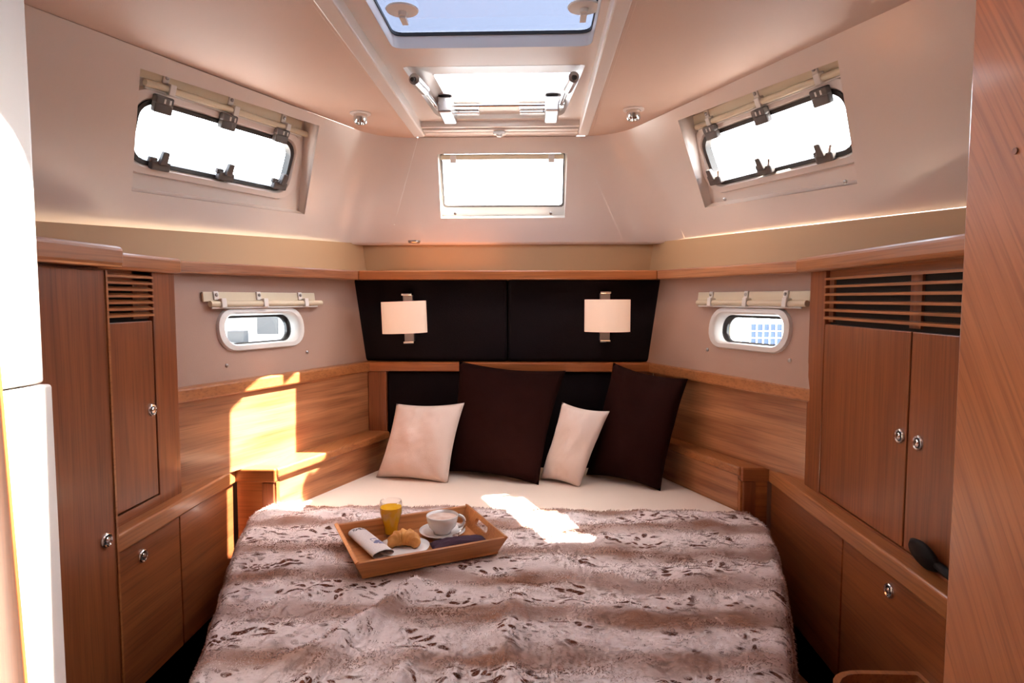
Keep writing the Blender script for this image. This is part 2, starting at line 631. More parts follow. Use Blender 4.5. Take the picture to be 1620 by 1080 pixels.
# bottom lip and the underside of the side decks
bot_curve = [AL1] + BOT[0] + BOT[1][::-1] + [AR1]
lip = []
for k, p in enumerate(bot_curve):
    q0, q1 = bot_curve[max(k - 1, 0)], bot_curve[min(k + 1, len(bot_curve) - 1)]
    d = (q1 - q0); d.z = 0; d.normalize()
    lip.append(Vector((-d.y, d.x, 0)))          # outboard
bm = B()
grid(bm, [[p for p in bot_curve],
          [p + n_ * 0.004 + Vector((0, 0, -0.008)) for p, n_ in zip(bot_curve, lip)],
          [p + n_ * 0.016 + Vector((0, 0, -0.012)) for p, n_ in zip(bot_curve, lip)],
          [p + n_ * 0.030 + Vector((0, 0, -0.008)) for p, n_ in zip(bot_curve, lip)],
          [p + n_ * 0.036 + Vector((0, 0, 0.004)) for p, n_ in zip(bot_curve, lip)],
          [p + n_ * 0.60 + Vector((0, 0, 0.004)) for p, n_ in zip(bot_curve, lip)]])
mk('deck_underside', bm, M_LINER, liner, smooth=True)
for P in ((0.631, 2.144, 0.328), (0.825, 1.731, 0.309)):
    stud(RN, *RN.uv(P), liner)

# ---- ceiling
top_curve = [TL1] + TOP[0] + TOP[1][::-1] + [TR1]
CZ = 0.61
HX0, HX1, HY1 = -0.448, 0.198, 2.388
ceil = thing('ceiling', (-0.115, 1.2, CZ), 'warm beige vinyl ceiling panels either side of the deck hatches', 'ceiling', kind='structure')
pts_l = [(p.x, p.y) for p in [TL1] + TOP[0]]
poly = [(x - 0.012, y + 0.010) for x, y in pts_l] + [(HX0, 2.452), (HX0, 0.78)]
bm = B(); prism(bm, poly, CZ, CZ + 0.11)
mk('ceiling_panel', bm, M_CEIL, ceil)
pts_r = [(p.x, p.y) for p in [TR1] + TOP[1]]
poly = [(x + 0.012, y + 0.010) for x, y in pts_r] + [(HX1, 2.452), (HX1, 0.78)]
bm = B(); prism(bm, poly, CZ, CZ + 0.11)
mk('ceiling_panel', bm, M_CEIL, ceil)
bm = B(); box(bm, HX0, HX1, HY1, 2.46, CZ + 0.002, CZ + 0.11)
mk('ceiling_strip', bm, M_LINER, ceil)
# entry ceiling with an unseen hatch opening, sized to let sun onto the door post
EH = round_poly([(-0.425, 0.715), (0.34, 0.715), (0.34, 0.848), (-0.425, 0.848)], [0.04, 0.04, 0.04, 0.12], 10)
bm = B(); panel(bm, Fr((0, 0, CZ), (1, 0, 0), (0, -1, 0), (0, 0, -1)), [(-1.8, 1.0), (1.5, 1.0), (1.5, -0.90), (-1.8, -0.90)],
                [[(x, -y) for x, y in EH]], th=0.10, c=-0.003)
mk('entry_ceiling', bm, M_CEIL, ceil)
bm = B(); ringstrip(bm, Fr((0, 0, CZ), (1, 0, 0), (0, -1, 0), (0, 0, -1)), [([(x, -y) for x, y in EH], -0.10), ([(x, -y) for x, y in EH], -0.34)])
mk('entry_hatch_shading_coaming', bm, M_LINER, ceil)  # unseen; made deep to cut sky light on the door post
bm = B(); box(bm, HX0, HX1, 0.895, 1.05, CZ, CZ + 0.11)
mk('ceiling_strip', bm, M_LINER, ceil)

# ---- entry: bulkheads either side of the doorway and the passage behind the camera
en = thing('wall_entry', (0, -0.9, -H), 'pale bulkheads around the cabin entrance', 'wall', kind='structure')
bm = B(); box(bm, -1.9, -0.70, 0.79, 0.815, -H, 0.75)
mk('bulkhead', bm, M_LINER, en)
bm = B(); box(bm, 0.60, 1.7, 0.79, 0.815, -H, 0.75)
mk('bulkhead', bm, M_LINER, en)
bm = B(); box(bm, 0.60, 0.63, -0.95, 0.79, -H, 0.75)
mk('passage_side', bm, M_LINER, en)
bm = B(); box(bm, -0.72, 0.63, -1.0, -0.95, -H, 0.75)
mk('passage_end', bm, M_LINER, en)

# white door post on the left, two mouldings with a seam, and its wooden trim
dp = thing('door_post', (-0.68, 0.3, -H), 'white moulded door post at the left edge, glaring in the sun', 'door post')
bm = B(); box(bm, -0.72, -0.66, -0.95, 0.826, -0.1135, 0.72)
mk('upper_moulding', bm, M_WHITE, dp, bevel=0.005, seg=4)
bm = B(); box(bm, -0.72, -0.657, -0.95, 0.836, -H, -0.116)
mk('lower_moulding', bm, M_WHITE, dp, bevel=0.005, seg=4)
bm = B()
hexa(bm, [(-0.70, 0.715, -H), (-0.588, 0.715, -H), (-0.588, 0.720, -H), (-0.70, 0.720, -H),
          (-0.70, 0.715, 0.30), (-0.640, 0.715, 0.30), (-0.640, 0.720, 0.30), (-0.70, 0.720, 0.30)])
mk('wood_trim', bm, W_V, dp, bevel=0.001)

# wooden door leaf on the right, diagonal grain
dr = thing('door_1', (0.57, 0.45, -H), 'open cherry door leaf with slanting grain at the right edge', 'door', kind='structure')
bm = B(); box(bm, 0.55, 0.588, 0.12, 0.838, -H + 0.02, 0.595)
mk('door_leaf', bm, W_DOOR, dr, bevel=0.004)
bm = B(); lathe(bm, [(0, 0.0), (0.004, 0.0), (0.004, 0.002), (0, 0.002)], Fr((0.55, 0.755, 0.168), (0, -1, 0), (0, 0, 1), (-1, 0, 0)), seg=10)
mk('screw_cap', bm, W_Y, dr)

# ---- trims over the panels (thin fiddle rails in cherry)
TZ0, TZ1 = 0.073, 0.108
t1 = B(); hexa(t1, [(-0.681, 2.44, TZ0), (0.469, 2.44, TZ0), (0.52, 2.60, TZ0), (-0.75, 2.60, TZ0),
                    (-0.681, 2.44, TZ1), (0.469, 2.44, TZ1), (0.52, 2.60, TZ1), (-0.75, 2.60, TZ1)])
mk('trim_1', t1, W_X, bevel=0.005, label='cherry shelf rail across the head of the berth', cat='trim', kind='structure')
t2 = B(); hexa(t2, [(-0.681, 2.44, TZ0), (-0.75, 2.60, TZ0), (-1.13, 1.70, TZ0), (-1.045, 1.70, TZ0),
                    (-0.681, 2.44, TZ1), (-0.75, 2.60, TZ1), (-1.13, 1.70, TZ1), (-1.045, 1.70, TZ1)])
mk('trim_2', t2, W_L, bevel=0.005, label='cherry shelf rail along the left hull above the porthole', cat='trim', kind='structure')
t3 = B(); hexa(t3, [(0.469, 2.44, TZ0), (0.77, 1.78, TZ0), (0.87, 1.78, TZ0), (0.53, 2.60, TZ0),
                    (0.469, 2.44, TZ1), (0.77, 1.78, TZ1), (0.87, 1.78, TZ1), (0.53, 2.60, TZ1)])
mk('trim_3', t3, W_R, bevel=0.005, label='cherry shelf rail along the right hull above the porthole', cat='trim', kind='structure')


# ================================================================ WINDOWS AND HATCHES
# ---- deck hatches in their surround
hs = thing('trim_4', (-0.125, 1.7, CZ), 'pale plastic surround framing the two deck hatches', 'trim', kind='structure')
for x0, x1 in ((HX0, -0.407), (0.160, HX1)):
    bm = B(); box(bm, x0, x1, 1.0, HY1 - 0.005, CZ - 0.012, CZ + 0.05)
    mk('side_rail', bm, M_RIM, hs, bevel=0.005)
for x0, x1 in ((HX0 - 0.012, HX0), (HX1, HX1 + 0.012)):
    bm = B(); box(bm, x0, x1, 1.0, HY1 + 0.03, CZ - 0.004, CZ + 0.01)
    mk('edge_bead', bm, M_CEIL, hs, bevel=0.002)
PZ = 0.632
A_HOLE = round_poly([(-0.360, 1.10), (0.142, 1.10), (0.142, 1.640), (-0.360, 1.640)], 0.030, 6)
B_HOLE = round_poly([(-0.362, 1.765), (0.138, 1.765), (0.098, 2.270), (-0.340, 2.270)], [0.012, 0.012, 0.075, 0.075], 7)
FD = Fr((0, 0, PZ), (1, 0, 0), (0, -1, 0), (0, 0, -1))     # looking up: v runs aft
inv = lambda l: [(x, -y) for x, y in l]
bm = B(); panel(bm, FD, inv([(-0.41, 1.0), (0.165, 1.0), (0.165, 2.30), (-0.41, 2.30)]), [inv(A_HOLE), inv(B_HOLE)], th=0.012)
mk('surround_plate', bm, M_RIM, hs, auto=30)
bm = B(); box(bm, -0.407, 0.160, 2.300, 2.318, 0.612, 0.66)
mk('end_board', bm, M_RIM, hs, bevel=0.003)
bm = B(); box(bm, HX0, HX1, 2.285, 2.40, 0.665, 0.70)
mk('end_cover', bm, M_RIM, hs)
# roller blind cassette at the far end of the hatches
rb = thing('roller_blind', (-0.125, 2.35, 0.60), 'slim cream roller blind cassette with pull knob below the hatches', 'blind')
bm = B(); box(bm, -0.405, 0.158, 2.320, 2.345, 0.606, 0.64); mk('front_bar', bm, M_RIM, rb, bevel=0.003)
bm = B(); box(bm, -0.405, 0.158, 2.349, 2.383, 0.604, 0.64); mk('cassette', bm, M_LINER, rb, bevel=0.004)
bm = B(); box(bm, -0.150, -0.106, 2.330, 2.352, 0.594, 0.605)
lathe(bm, [(0.012, 0), (0.012, 0.010), (0.007, 0.014), (0, 0.014)], Fr((-0.128, 2.342, 0.600), (1, 0, 0), (0, -1, 0), (0, 0, -1)), seg=16)
mk('pull_knob', bm, M_WHITE, rb, bevel=0.002)


def scaled(loop, cx, cy, kx, ky):
    return [(cx + (x - cx) * kx, cy + (y - cy) * ky) for x, y in loop]


# big hatch overhead
w1 = thing('window_1', (-0.109, 1.37, PZ), 'large square smoked deck hatch overhead, nearest the door', 'window', kind='structure')
bm = B(); ringstrip(bm, FD, [(inv(scaled(A_HOLE, -0.109, 1.37, 0.995, 0.995)), 0.0005), (inv(scaled(A_HOLE, -0.109, 1.37, 0.995, 0.995)), -0.034)])
mk('coaming', bm, M_WHITE, w1, auto=40)
Ai = scaled(A_HOLE, -0.109, 1.37, 0.985, 0.985)
bm = B(); panel(bm, FD, inv(scaled(A_HOLE, -0.109, 1.37, 1.06, 1.06)), [inv(Ai)], th=0.008, c=-0.030)
mk('gasket', bm, M_BLACK, w1)
bm = B(); panel(bm, FD, inv(scaled(A_HOLE, -0.109, 1.37, 1.05, 1.05)), [], th=0.008, c=-0.036)
mk('pane', bm, G_HATCH, w1)
for hx in (-0.305, 0.112):
    f = Fr((hx, 1.492, 0.660), (1, 0, 0), (0, -1, 0), (0, 0, -1))
    bm = B(); lathe(bm, [(0, -0.004), (0.036, -0.004), (0.038, -0.002), (0.036, 0.001), (0.010, 0.003), (0.009, 0.012), (0, 0.012)], f, seg=28)
    fbox(bm, f, -0.007, 0.007, -0.040, 0.0, 0.008, 0.016)
    mk('latch_handle', bm, M_WHITE, w1, auto=35)

# smaller hatch with struts
w2 = thing('window_2', (-0.115, 2.03, PZ), 'smaller deck hatch with chrome hinges and gas struts', 'window', kind='structure')
Bi = round_poly([(-0.300, 1.910), (0.118, 1.910), (0.094, 2.170), (-0.290, 2.170)], [0.012, 0.012, 0.05, 0.05], 7)
bm = B(); ringstrip(bm, FD, [(inv(scaled(B_HOLE, -0.115, 2.03, 0.996, 0.996)), 0.0005), (inv(scaled(B_HOLE, -0.115, 2.03, 0.985, 0.985)), -0.014), (inv(Bi), -0.030)])
mk('coaming', bm, M_WHITE, w2, auto=40)
bm = B(); panel(bm, FD, inv(scaled(B_HOLE, -0.115, 2.03, 1.05, 1.05)), [inv(Bi)], th=0.012, c=-0.029)
mk('frame', bm, M_WHITE, w2)
bm = B(); panel(bm, FD, inv(scaled(B_HOLE, -0.115, 2.03, 1.03, 1.03)), [], th=0.008, c=-0.043)
mk('pane', bm, G_HATCH2, w2)
for s, x0, x1 in ((-1, -0.342, -0.322), (1, 0.112, 0.088)):
    bm = B(); tube(bm, [(x0, 1.800, 0.610), (lerp(x0, x1, .15), 1.83, 0.622)], 0.006, 10); mk('strut_rod_end', bm, M_BLACK, w2, auto=40)
    bm = B(); tube(bm, [(lerp(x0, x1, .1), 1.82, 0.618), (lerp(x0, x1, .5), 1.945, 0.628)], 0.0155, 14); mk('strut_cylinder', bm, M_STEEL, w2, auto=40)
    bm = B(); tube(bm, [(lerp(x0, x1, .5), 1.945, 0.628), (x1, 2.150, 0.640)], 0.006, 10); mk('strut_rod', bm, M_CHROME, w2, auto=40)
    bm = B(); box(bm, x1 - 0.012, x1 + 0.012, 2.13, 2.165, 0.634, 0.662); mk('strut_bracket', bm, M_CHROME, w2, bevel=0.003)
    hx = -0.292 if s < 0 else 0.057
    bm = B(); box(bm, hx - 0.023, hx + 0.023, 2.090, 2.235, 0.604, 0.655); mk('hinge', bm, M_STEEL, w2, bevel=0.006, seg=3)
    bm = B(); lathe(bm, [(0, 0), (0.030, 0), (0.030, 0.006), (0, 0.006)], Fr((hx, 2.10, 0.662), (1, 0, 0), (0, -1, 0), (0, 0, -1)), seg=20); mk('hinge_disc', bm, M_STEEL, w2, auto=40)
bm = B(); tube(bm, [(-0.325, 2.165, 0.646), (0.09, 2.165, 0.646)], 0.005, 8); mk('hinge_bar', bm, M_CHROME, w2, auto=40)
for x0, x1 in ((-0.272, -0.188), (-0.052, 0.037)):
    bm = B(); box(bm, x0, x1, 2.19, 2.222, 0.628, 0.652); mk('hinge_leaf', bm, M_CHROME, w2, bevel=0.003)

# ---- window in the back of the coachroof
w3 = thing('window_3', (-0.124, 2.52, 0.32), 'bright rectangular window above the headboard shelf', 'window', kind='structure')
wc = (sum(q[0] for q in rec_w) / 4, sum(q[1] for q in rec_w) / 4)
fW = BN.at(wc[0], wc[1])
bm = B(); ringstrip(bm, BN, [(rec_w, 0.0), (rec_w, -0.05)]); mk('reveal', bm, M_WHITE, w3)
bm = B(); panel(bm, fW, rr(0.56, 0.33, 0.01), [rr(0.476, 0.205, 0.012, 0, 0.018)], th=0.012, c=-0.045); mk('frame', bm, M_WHITE, w3, auto=30)
bm = B(); panel(bm, fW, rr(0.486, 0.215, 0.012, 0, 0.018), [rr(0.472, 0.201, 0.012, 0, 0.018)], th=0.006, c=-0.043); mk('gasket', bm, M_GREY, w3)
bm = B(); panel(bm, fW, rr(0.50, 0.24, 0.01, 0, 0.018), [], th=0.006, c=-0.052); mk('pane', bm, G_CLEAR, w3)
bm = B(); fbox(bm, fW, -0.238, 0.238, 0.100, 0.118, -0.042, -0.012); mk('blind_rail', bm, M_IVORY, w3, bevel=0.004)
for a in (-0.19, 0.19):
    bm = B(); fbox(bm, fW, a - 0.012, a + 0.012, 0.088, 0.118, -0.036, -0.008); mk('blind_bracket', bm, M_WHITE, w3, bevel=0.003)
    stud(fW, a, -0.105, w3)

# ---- coachroof side windows in their recesses
def blind_rail(f, a0, a1, b, c, label, clips, name='blind_rail', cut=0.0):
    """wall-mounted blind: back plate, tube and three clips with screws"""
    t = thing(name, f.p((a0 + a1) / 2, b - 0.02, c), label, 'blind')
    bm = B(); fbox(bm, f, a0, a1, b - 0.004, b + 0.026, c, c + 0.008); mk('back_plate', bm, M_IVORY, t, bevel=0.002)
    bm = B(); tube(bm, [f.p(a0 + 0.015, b - 0.012, c + 0.016), f.p(a1 + 0.02 - cut, b - 0.012, c + 0.016)], 0.0095, 12); mk('blind_tube', bm, M_IVORY, t, auto=40)
    bm = B(); tube(bm, [f.p(a0 + 0.02, b - 0.024, c + 0.014), f.p(a1 - cut, b - 0.024, c + 0.014)], 0.003, 8); mk('bottom_bar', bm, M_WHITE, t, auto=40)
    for a in clips:
        bm = B(); fbox(bm, f, a - 0.009, a + 0.009, b - 0.025, b + 0.004, c + 0.006, c + 0.029)
        fbox(bm, f, a - 0.022, a - 0.004, b + 0.000, b + 0.027, c + 0.004, c + 0.013)
        k = mk('clip', bm, M_WHITE, t, bevel=0.002)
        bm = B(); lathe(bm, [(0.0055, 0), (0.0055, 0.002), (0.003, 0.004), (0, 0.004)], f.at(a - 0.013, b + 0.016, c + 0.013), seg=12); mk('screw', bm, M_STEEL, k, auto=30)
    return t


def side_window(name, LF, rec, woff, label, sgn, hin, lat, blabel):
    t = thing(name, LF.p(0, -0.17, -0.03), label, 'window', kind='structure')
    a = LF.p(0, -0.16, -0.03); c = LF.p(0, 0.16, -0.075)
    vv = (c - a).normalized()
    nn = LF.u.cross(vv).normalized()
    f = Fr(LF.p(0, 0, -0.0525), LF.u, vv, nn)
    # recess: from the opening in the liner back to the window plane
    inner = []
    for q in rec:
        p = LF.p(q[0], q[1], 0)
        k = (p - f.o).dot(nn) / LF.n.dot(nn)
        inner.append(p - LF.n * k)
    outp = [LF.p(q[0], q[1], 0) for q in rec]
    bm = B()
    o_ = [bm.verts.new(p) for p in outp]; i_ = [bm.verts.new(p) for p in inner]
    for k in range(4):
        bm.faces.new((o_[k], o_[(k + 1) % 4], i_[(k + 1) % 4], i_[k]))
    mk('recess_side', bm, M_LINER, t)
    cx, cy = woff
    op = rr(0.545, 0.160, 0.045, cx, cy)
    bm = B(); panel(bm, f, [f.uv(p) for p in inner], [op], th=0.012); mk('recess_back', bm, M_LINER, t, auto=30)
    bm = B()
    fo = rr(0.640, 0.232, 0.07, cx, cy); fo2 = rr(0.628, 0.220, 0.066, cx, cy); fi2 = rr(0.575, 0.186, 0.052, cx, cy); fi = rr(0.560, 0.172, 0.047, cx, cy)
    ringstrip(bm, f, [(fo, 0.0), (fo2, 0.012), (fi2, 0.014), (fi, 0.004), (fi, -0.02)])
    mk('frame', bm, M_LINER, t, auto=50)
    bm = B(); ringstrip(bm, f, [(rr(0.564, 0.176, 0.050, cx, cy), 0.002), (rr(0.560, 0.172, 0.048, cx, cy), 0.009), (rr(0.538, 0.150, 0.042, cx, cy), 0.007), (rr(0.534, 0.146, 0.040, cx, cy), -0.016)])
    mk('gasket', bm, M_BLACK, t, auto=50)
    bm = B(); panel(bm, f, rr(0.57, 0.18, 0.05, cx, cy), [], th=0.006, c=-0.014); mk('pane', bm, G_CLEAR, t)
    for a_, b_ in hin:                  # hinges along the top
        bm = B(); fbox(bm, f, a_ - 0.026, a_ + 0.026, b_ - 0.020, b_ + 0.012, 0.006, 0.026)
        fbox(bm, f, a_ - 0.026 + 0.006 * sgn, a_ + 0.026 + 0.006 * sgn, b_ + 0.004, b_ + 0.026, 0.014, 0.034)
        h = mk('hinge', bm, M_GREY, t, bevel=0.004)
        for k in (-0.006, 0.010):
            bm = B(); fbox(bm, f, a_ + k + 0.004 * sgn, a_ + k + 0.005 + 0.004 * sgn, b_ + 0.008, b_ + 0.020, 0.033, 0.0355); mk('slot_mark', bm, M_WHITE, h)
    for a_, b_ in lat:                  # latches along the bottom
        bm = B(); fbox(bm, f, a_ - 0.028, a_ + 0.028, b_ - 0.022, b_ + 0.004, 0.008, 0.026)
        fbox(bm, f, a_ - 0.034, a_ - 0.010, b_ - 0.004, b_ + 0.012, 0.008, 0.022)
        h = mk('latch', bm, M_GREY, t, bevel=0.004)
        bm = B(); hexa(bm, [f.p(a_ - 0.011, b_ - 0.004, 0.018), f.p(a_ + 0.011, b_ - 0.004, 0.018), f.p(a_ + 0.011, b_ - 0.004, 0.036), f.p(a_ - 0.011, b_ - 0.004, 0.036),
                            f.p(a_ - 0.009, b_ + 0.034, 0.026), f.p(a_ + 0.009, b_ + 0.034, 0.026), f.p(a_ + 0.009, b_ + 0.034, 0.040), f.p(a_ - 0.009, b_ + 0.034, 0.040)])
        mk('latch_lever', bm, M_GREY, h, bevel=0.003)
        if sgn > 0:
            bm = B(); hexa(bm, [f.p(a_ + 0.012, b_ - 0.004, 0.010), f.p(a_ + 0.020, b_ - 0.004, 0.010), f.p(a_ + 0.020, b_ - 0.004, 0.024), f.p(a_ + 0.012, b_ - 0.004, 0.024),
                                f.p(a_ + 0.026, b_ + 0.022, 0.010), f.p(a_ + 0.034, b_ + 0.022, 0.010), f.p(a_ + 0.034, b_ + 0.022, 0.024), f.p(a_ + 0.026, b_ + 0.022, 0.024)])
            mk('latch_arm', bm, M_CHROME, h, bevel=0.002)
    cl = [a_ + 0.012 for a_, b_ in hin]
    blind_rail(f, hin[0][0] - 0.075, hin[-1][0] + 0.085, 0.118, 0.002, blabel, cl, cut=0.0)
    return t


side_window('window_4', LN, REC_L, (0.036, -0.018), 'wide coachroof window on the left with grey latches', -1,
            [(-0.182, 0.060), (0.027, 0.067), (0.234, 0.074)], [(-0.157, -0.090), (0.059, -0.082), (0.276, -0.074)],
            'ivory blind rail in the recess of the left coachroof window')
side_window('window_5', RN, REC_R, (-0.052, -0.014), 'wide coachroof window on the right with grey latches', 1,
            [(-0.256, 0.072), (-0.041, 0.066), (0.168, 0.060)], [(-0.309, -0.070), (-0.088, -0.077), (0.128, -0.084)],
            'ivory blind rail in the recess of the right coachroof window')

# ---- oval portholes in the hull
for nm, f, lab in (('window_6', HL, 'oval white porthole in the left hull lining'), ('window_7', HR, 'oval white porthole in the right hull lining')):
    t = thing(nm, f.p(0, -0.07, 0), lab, 'window', kind='structure')
    bm = B(); ringstrip(bm, f, [(rr(0.362, 0.138, 0.062), 0.0), (rr(0.356, 0.132, 0.060), 0.010), (rr(0.318, 0.106, 0.048), 0.012), (rr(0.306, 0.096, 0.043), 0.004), (rr(0.302, 0.093, 0.042), -0.026)])
    mk('frame', bm, M_WHITE, t, auto=60)
    bm = B(); ringstrip(bm, f, [(rr(0.302, 0.093, 0.042), -0.026), (rr(0.300, 0.091, 0.041), -0.034), (rr(0.286, 0.080, 0.036), -0.038), (rr(0.286, 0.080, 0.036), -0.050)])
    mk('gasket', bm, M_BLACK, t, auto=60)
    bm = B(); panel(bm, f, rr(0.31, 0.10, 0.045), [], th=0.006, c=-0.042); mk('pane', bm, G_CLEAR, t)
    bm = B(); ringstrip(bm, f, [(rr(0.312, 0.102, 0.045), -0.036), (rr(0.34, 0.13, 0.05), -0.012)]); mk('sleeve', bm, M_BLACK, t)
blind_rail(HL, HL.uv((-0.997, 1.863, -0.01))[0], HL.uv((-0.811, 2.296, -0.01))[0], 0.092, 0.002,
           'ivory blind rail on the left wall above the porthole', [-0.165, 0.0, 0.185])
blind_rail(HR, HR.uv((0.597, 2.275, -0.01))[0] - 0.012, HR.uv((0.790, 1.83, -0.01))[0], 0.094, 0.002,
           'ivory blind rail on the right wall above the porthole', [-0.170, 0.0, 0.165], cut=0.02)

# ================================================================ CABINETS
def pull(par, o, n, name='push_latch'):
    """oval chrome push latch, flush ring with a button"""
    n = Vector(n)
    f = frame_n(o, n)
    bm = B(); lathe(bm, [(0.0165, 0.0), (0.0165, 0.003), (0.0135, 0.0055), (0.0105, 0.004), (0.0105, 0.001)], f, seg=24, sv=1.0)
    h = mk(name, bm, M_CHROME, par, auto=50)
    bm = B(); lathe(bm, [(0.0075, 0.001), (0.0075, 0.005), (0.005, 0.007), (0, 0.007)], f, seg=20); mk('button', bm, M_CHROME, h, auto=50)
    bm = B(); lathe(bm, [(0.0106, 0.0014), (0, 0.0014)], f, seg=20); mk('socket', bm, M_BLACK, h)
    return h


# ---- tall cupboard on the right with louvres and two doors
cr = thing('tall_cupboard', (0.919, 1.354, -0.527), 'tall cherry cupboard on the right with louvred top and two doors', 'cupboard')
FX = 0.774
bm = B()
box(bm, FX + 0.016, 1.257, 0.83, 1.801, -0.580, 0.10)
mk('carcass', bm, M_SHADOW, cr)
bm = B(); box(bm, FX, FX + 0.03, 1.714, 1.804, -0.542, 0.075); mk('stile', bm, W_V, cr, bevel=0.002)
bm = B(); box(bm, FX + 0.002, 1.160, 1.801, 1.810, -0.580, 0.075); mk('end_panel', bm, W_V, cr)
bm = B(); box(bm, FX, FX + 0.03, 0.84, 1.714, -0.580, -0.525); mk('bottom_rail', bm, W_Y, cr)
bm = B(); box(bm, FX - 0.040, 1.015, 0.84, 1.818, 0.073, 0.112); mk('cornice', bm, W_RAIL, cr, bevel=0.010, seg=3)
for k in range(6):
    z = 0.052 - k * 0.0205
    bm = B(); hexa(bm, [(FX - 0.004, 0.84, z - 0.004), (FX + 0.012, 0.84, z - 0.002), (FX + 0.012, 1.712, z - 0.002), (FX - 0.004, 1.712, z - 0.004),
                        (FX - 0.004, 0.84, z + 0.002), (FX + 0.012, 0.84, z + 0.004), (FX + 0.012, 1.712, z + 0.004), (FX - 0.004, 1.712, z + 0.002)])
    mk('louvre_slat', bm, W_RAIL, cr)
bm = B(); box(bm, FX + 0.010, FX + 0.015, 0.84, 1.712, 0.050, 0.073); mk('louvre_backing', bm, W_Y, cr)
bm = B(); box(bm, FX + 0.010, FX + 0.0155, 1.310, 1.349, -0.062, 0.05); mk('louvre_post', bm, W_V, cr)
bm = B(); box(bm, FX + 0.010, FX + 0.0155, 1.687, 1.712, -0.062, 0.05); mk('louvre_post', bm, W_V, cr)
for y0, y1, hy in ((1.326, 1.710, 1.346), (0.86, 1.320, 1.282)):
    bm = B(); box(bm, FX, FX + 0.016, y0, y1, -0.522, -0.068)
    d = mk('door', bm, W_V, cr, bevel=0.002)
    pull(d, (FX, hy, -0.290), (-1, 0, 0))

# ---- tall cupboard on the left: narrow louvred one and the nearer wardrobe
cl_ = thing('tall_cupboard', (-1.071, 1.510, -0.531), 'narrow cherry cupboard on the left with small louvred vent', 'cupboard')
FX = -0.964
bm = B(); box(bm, -1.325, FX - 0.016, 1.247, 1.661, -0.584, 0.08); mk('carcass', bm, M_SHADOW, cl_)
bm = B(); box(bm, FX - 0.03, FX, 1.570, 1.667, -0.545, 0.075); mk('stile', bm, W_V, cl_, bevel=0.002)
bm = B(); box(bm, -1.218, FX - 0.002, 1.662, 1.671, -0.584, 0.075); mk('end_panel', bm, W_V, cl_)
bm = B(); box(bm, FX - 0.03, FX, 1.247, 1.570, -0.584, -0.505); mk('bottom_rail', bm, W_Y, cl_)
bm = B(); box(bm, -1.188, FX + 0.018, 1.266, 1.677, 0.066, 0.106); mk('cornice', bm, W_RAIL, cl_, bevel=0.008, seg=3)
for k in range(7):
    z = 0.054 - k * 0.0155
    bm = B(); hexa(bm, [(FX + 0.004, 1.266, z - 0.005), (FX + 0.004, 1.568, z - 0.005), (FX - 0.014, 1.568, z + 0.001), (FX - 0.014, 1.266, z + 0.001),
                        (FX + 0.004, 1.266, z), (FX + 0.004, 1.568, z), (FX - 0.014, 1.568, z + 0.006), (FX - 0.014, 1.266, z + 0.006)])
    mk('louvre_slat', bm, W_RAIL, cl_)
bm = B(); box(bm, FX - 0.0155, FX - 0.010, 1.505, 1.568, -0.05, 0.07); mk('louvre_backing', bm, W_V, cl_)
bm = B(); box(bm, FX - 0.0155, FX - 0.010, 1.247, 1.568, 0.035, 0.07); mk('louvre_backing', bm, W_Y, cl_)
bm = B(); box(bm, FX - 0.016, FX, 1.266, 1.564, -0.501, -0.056)
d = mk('door', bm, W_V, cl_, bevel=0.002)
pull(d, (FX, 1.547, -0.281), (1, 0, 0))

wd = thing('wardrobe', (-1.071, 1.071, -H), 'full-height cherry wardrobe on the left beside the door post', 'wardrobe')
FX = -0.916
bm = B(); box(bm, -1.510, FX - 0.016, 0.818, 1.327, -H, 0.07); mk('carcass', bm, W_V, wd)
bm = B(); box(bm, FX - 0.016, FX, 0.823, 1.325, -H + 0.02, 0.060); d = mk('door', bm, W_V, wd, bevel=0.002)
pull(d, (FX, 1.292, -0.517), (1, 0, 0))
bm = B(); box(bm, FX - 0.004, FX + 0.003, 1.323, 1.329, -H, 0.06); mk('edge_lipping', bm, W_RAIL, wd)
bm = B(); box(bm, -1.461, FX + 0.030, 0.818, 1.349, 0.066, 0.112); mk('cornice', bm, W_RAIL, wd, bevel=0.010, seg=3)

# ---- low lockers along both sides of the berth


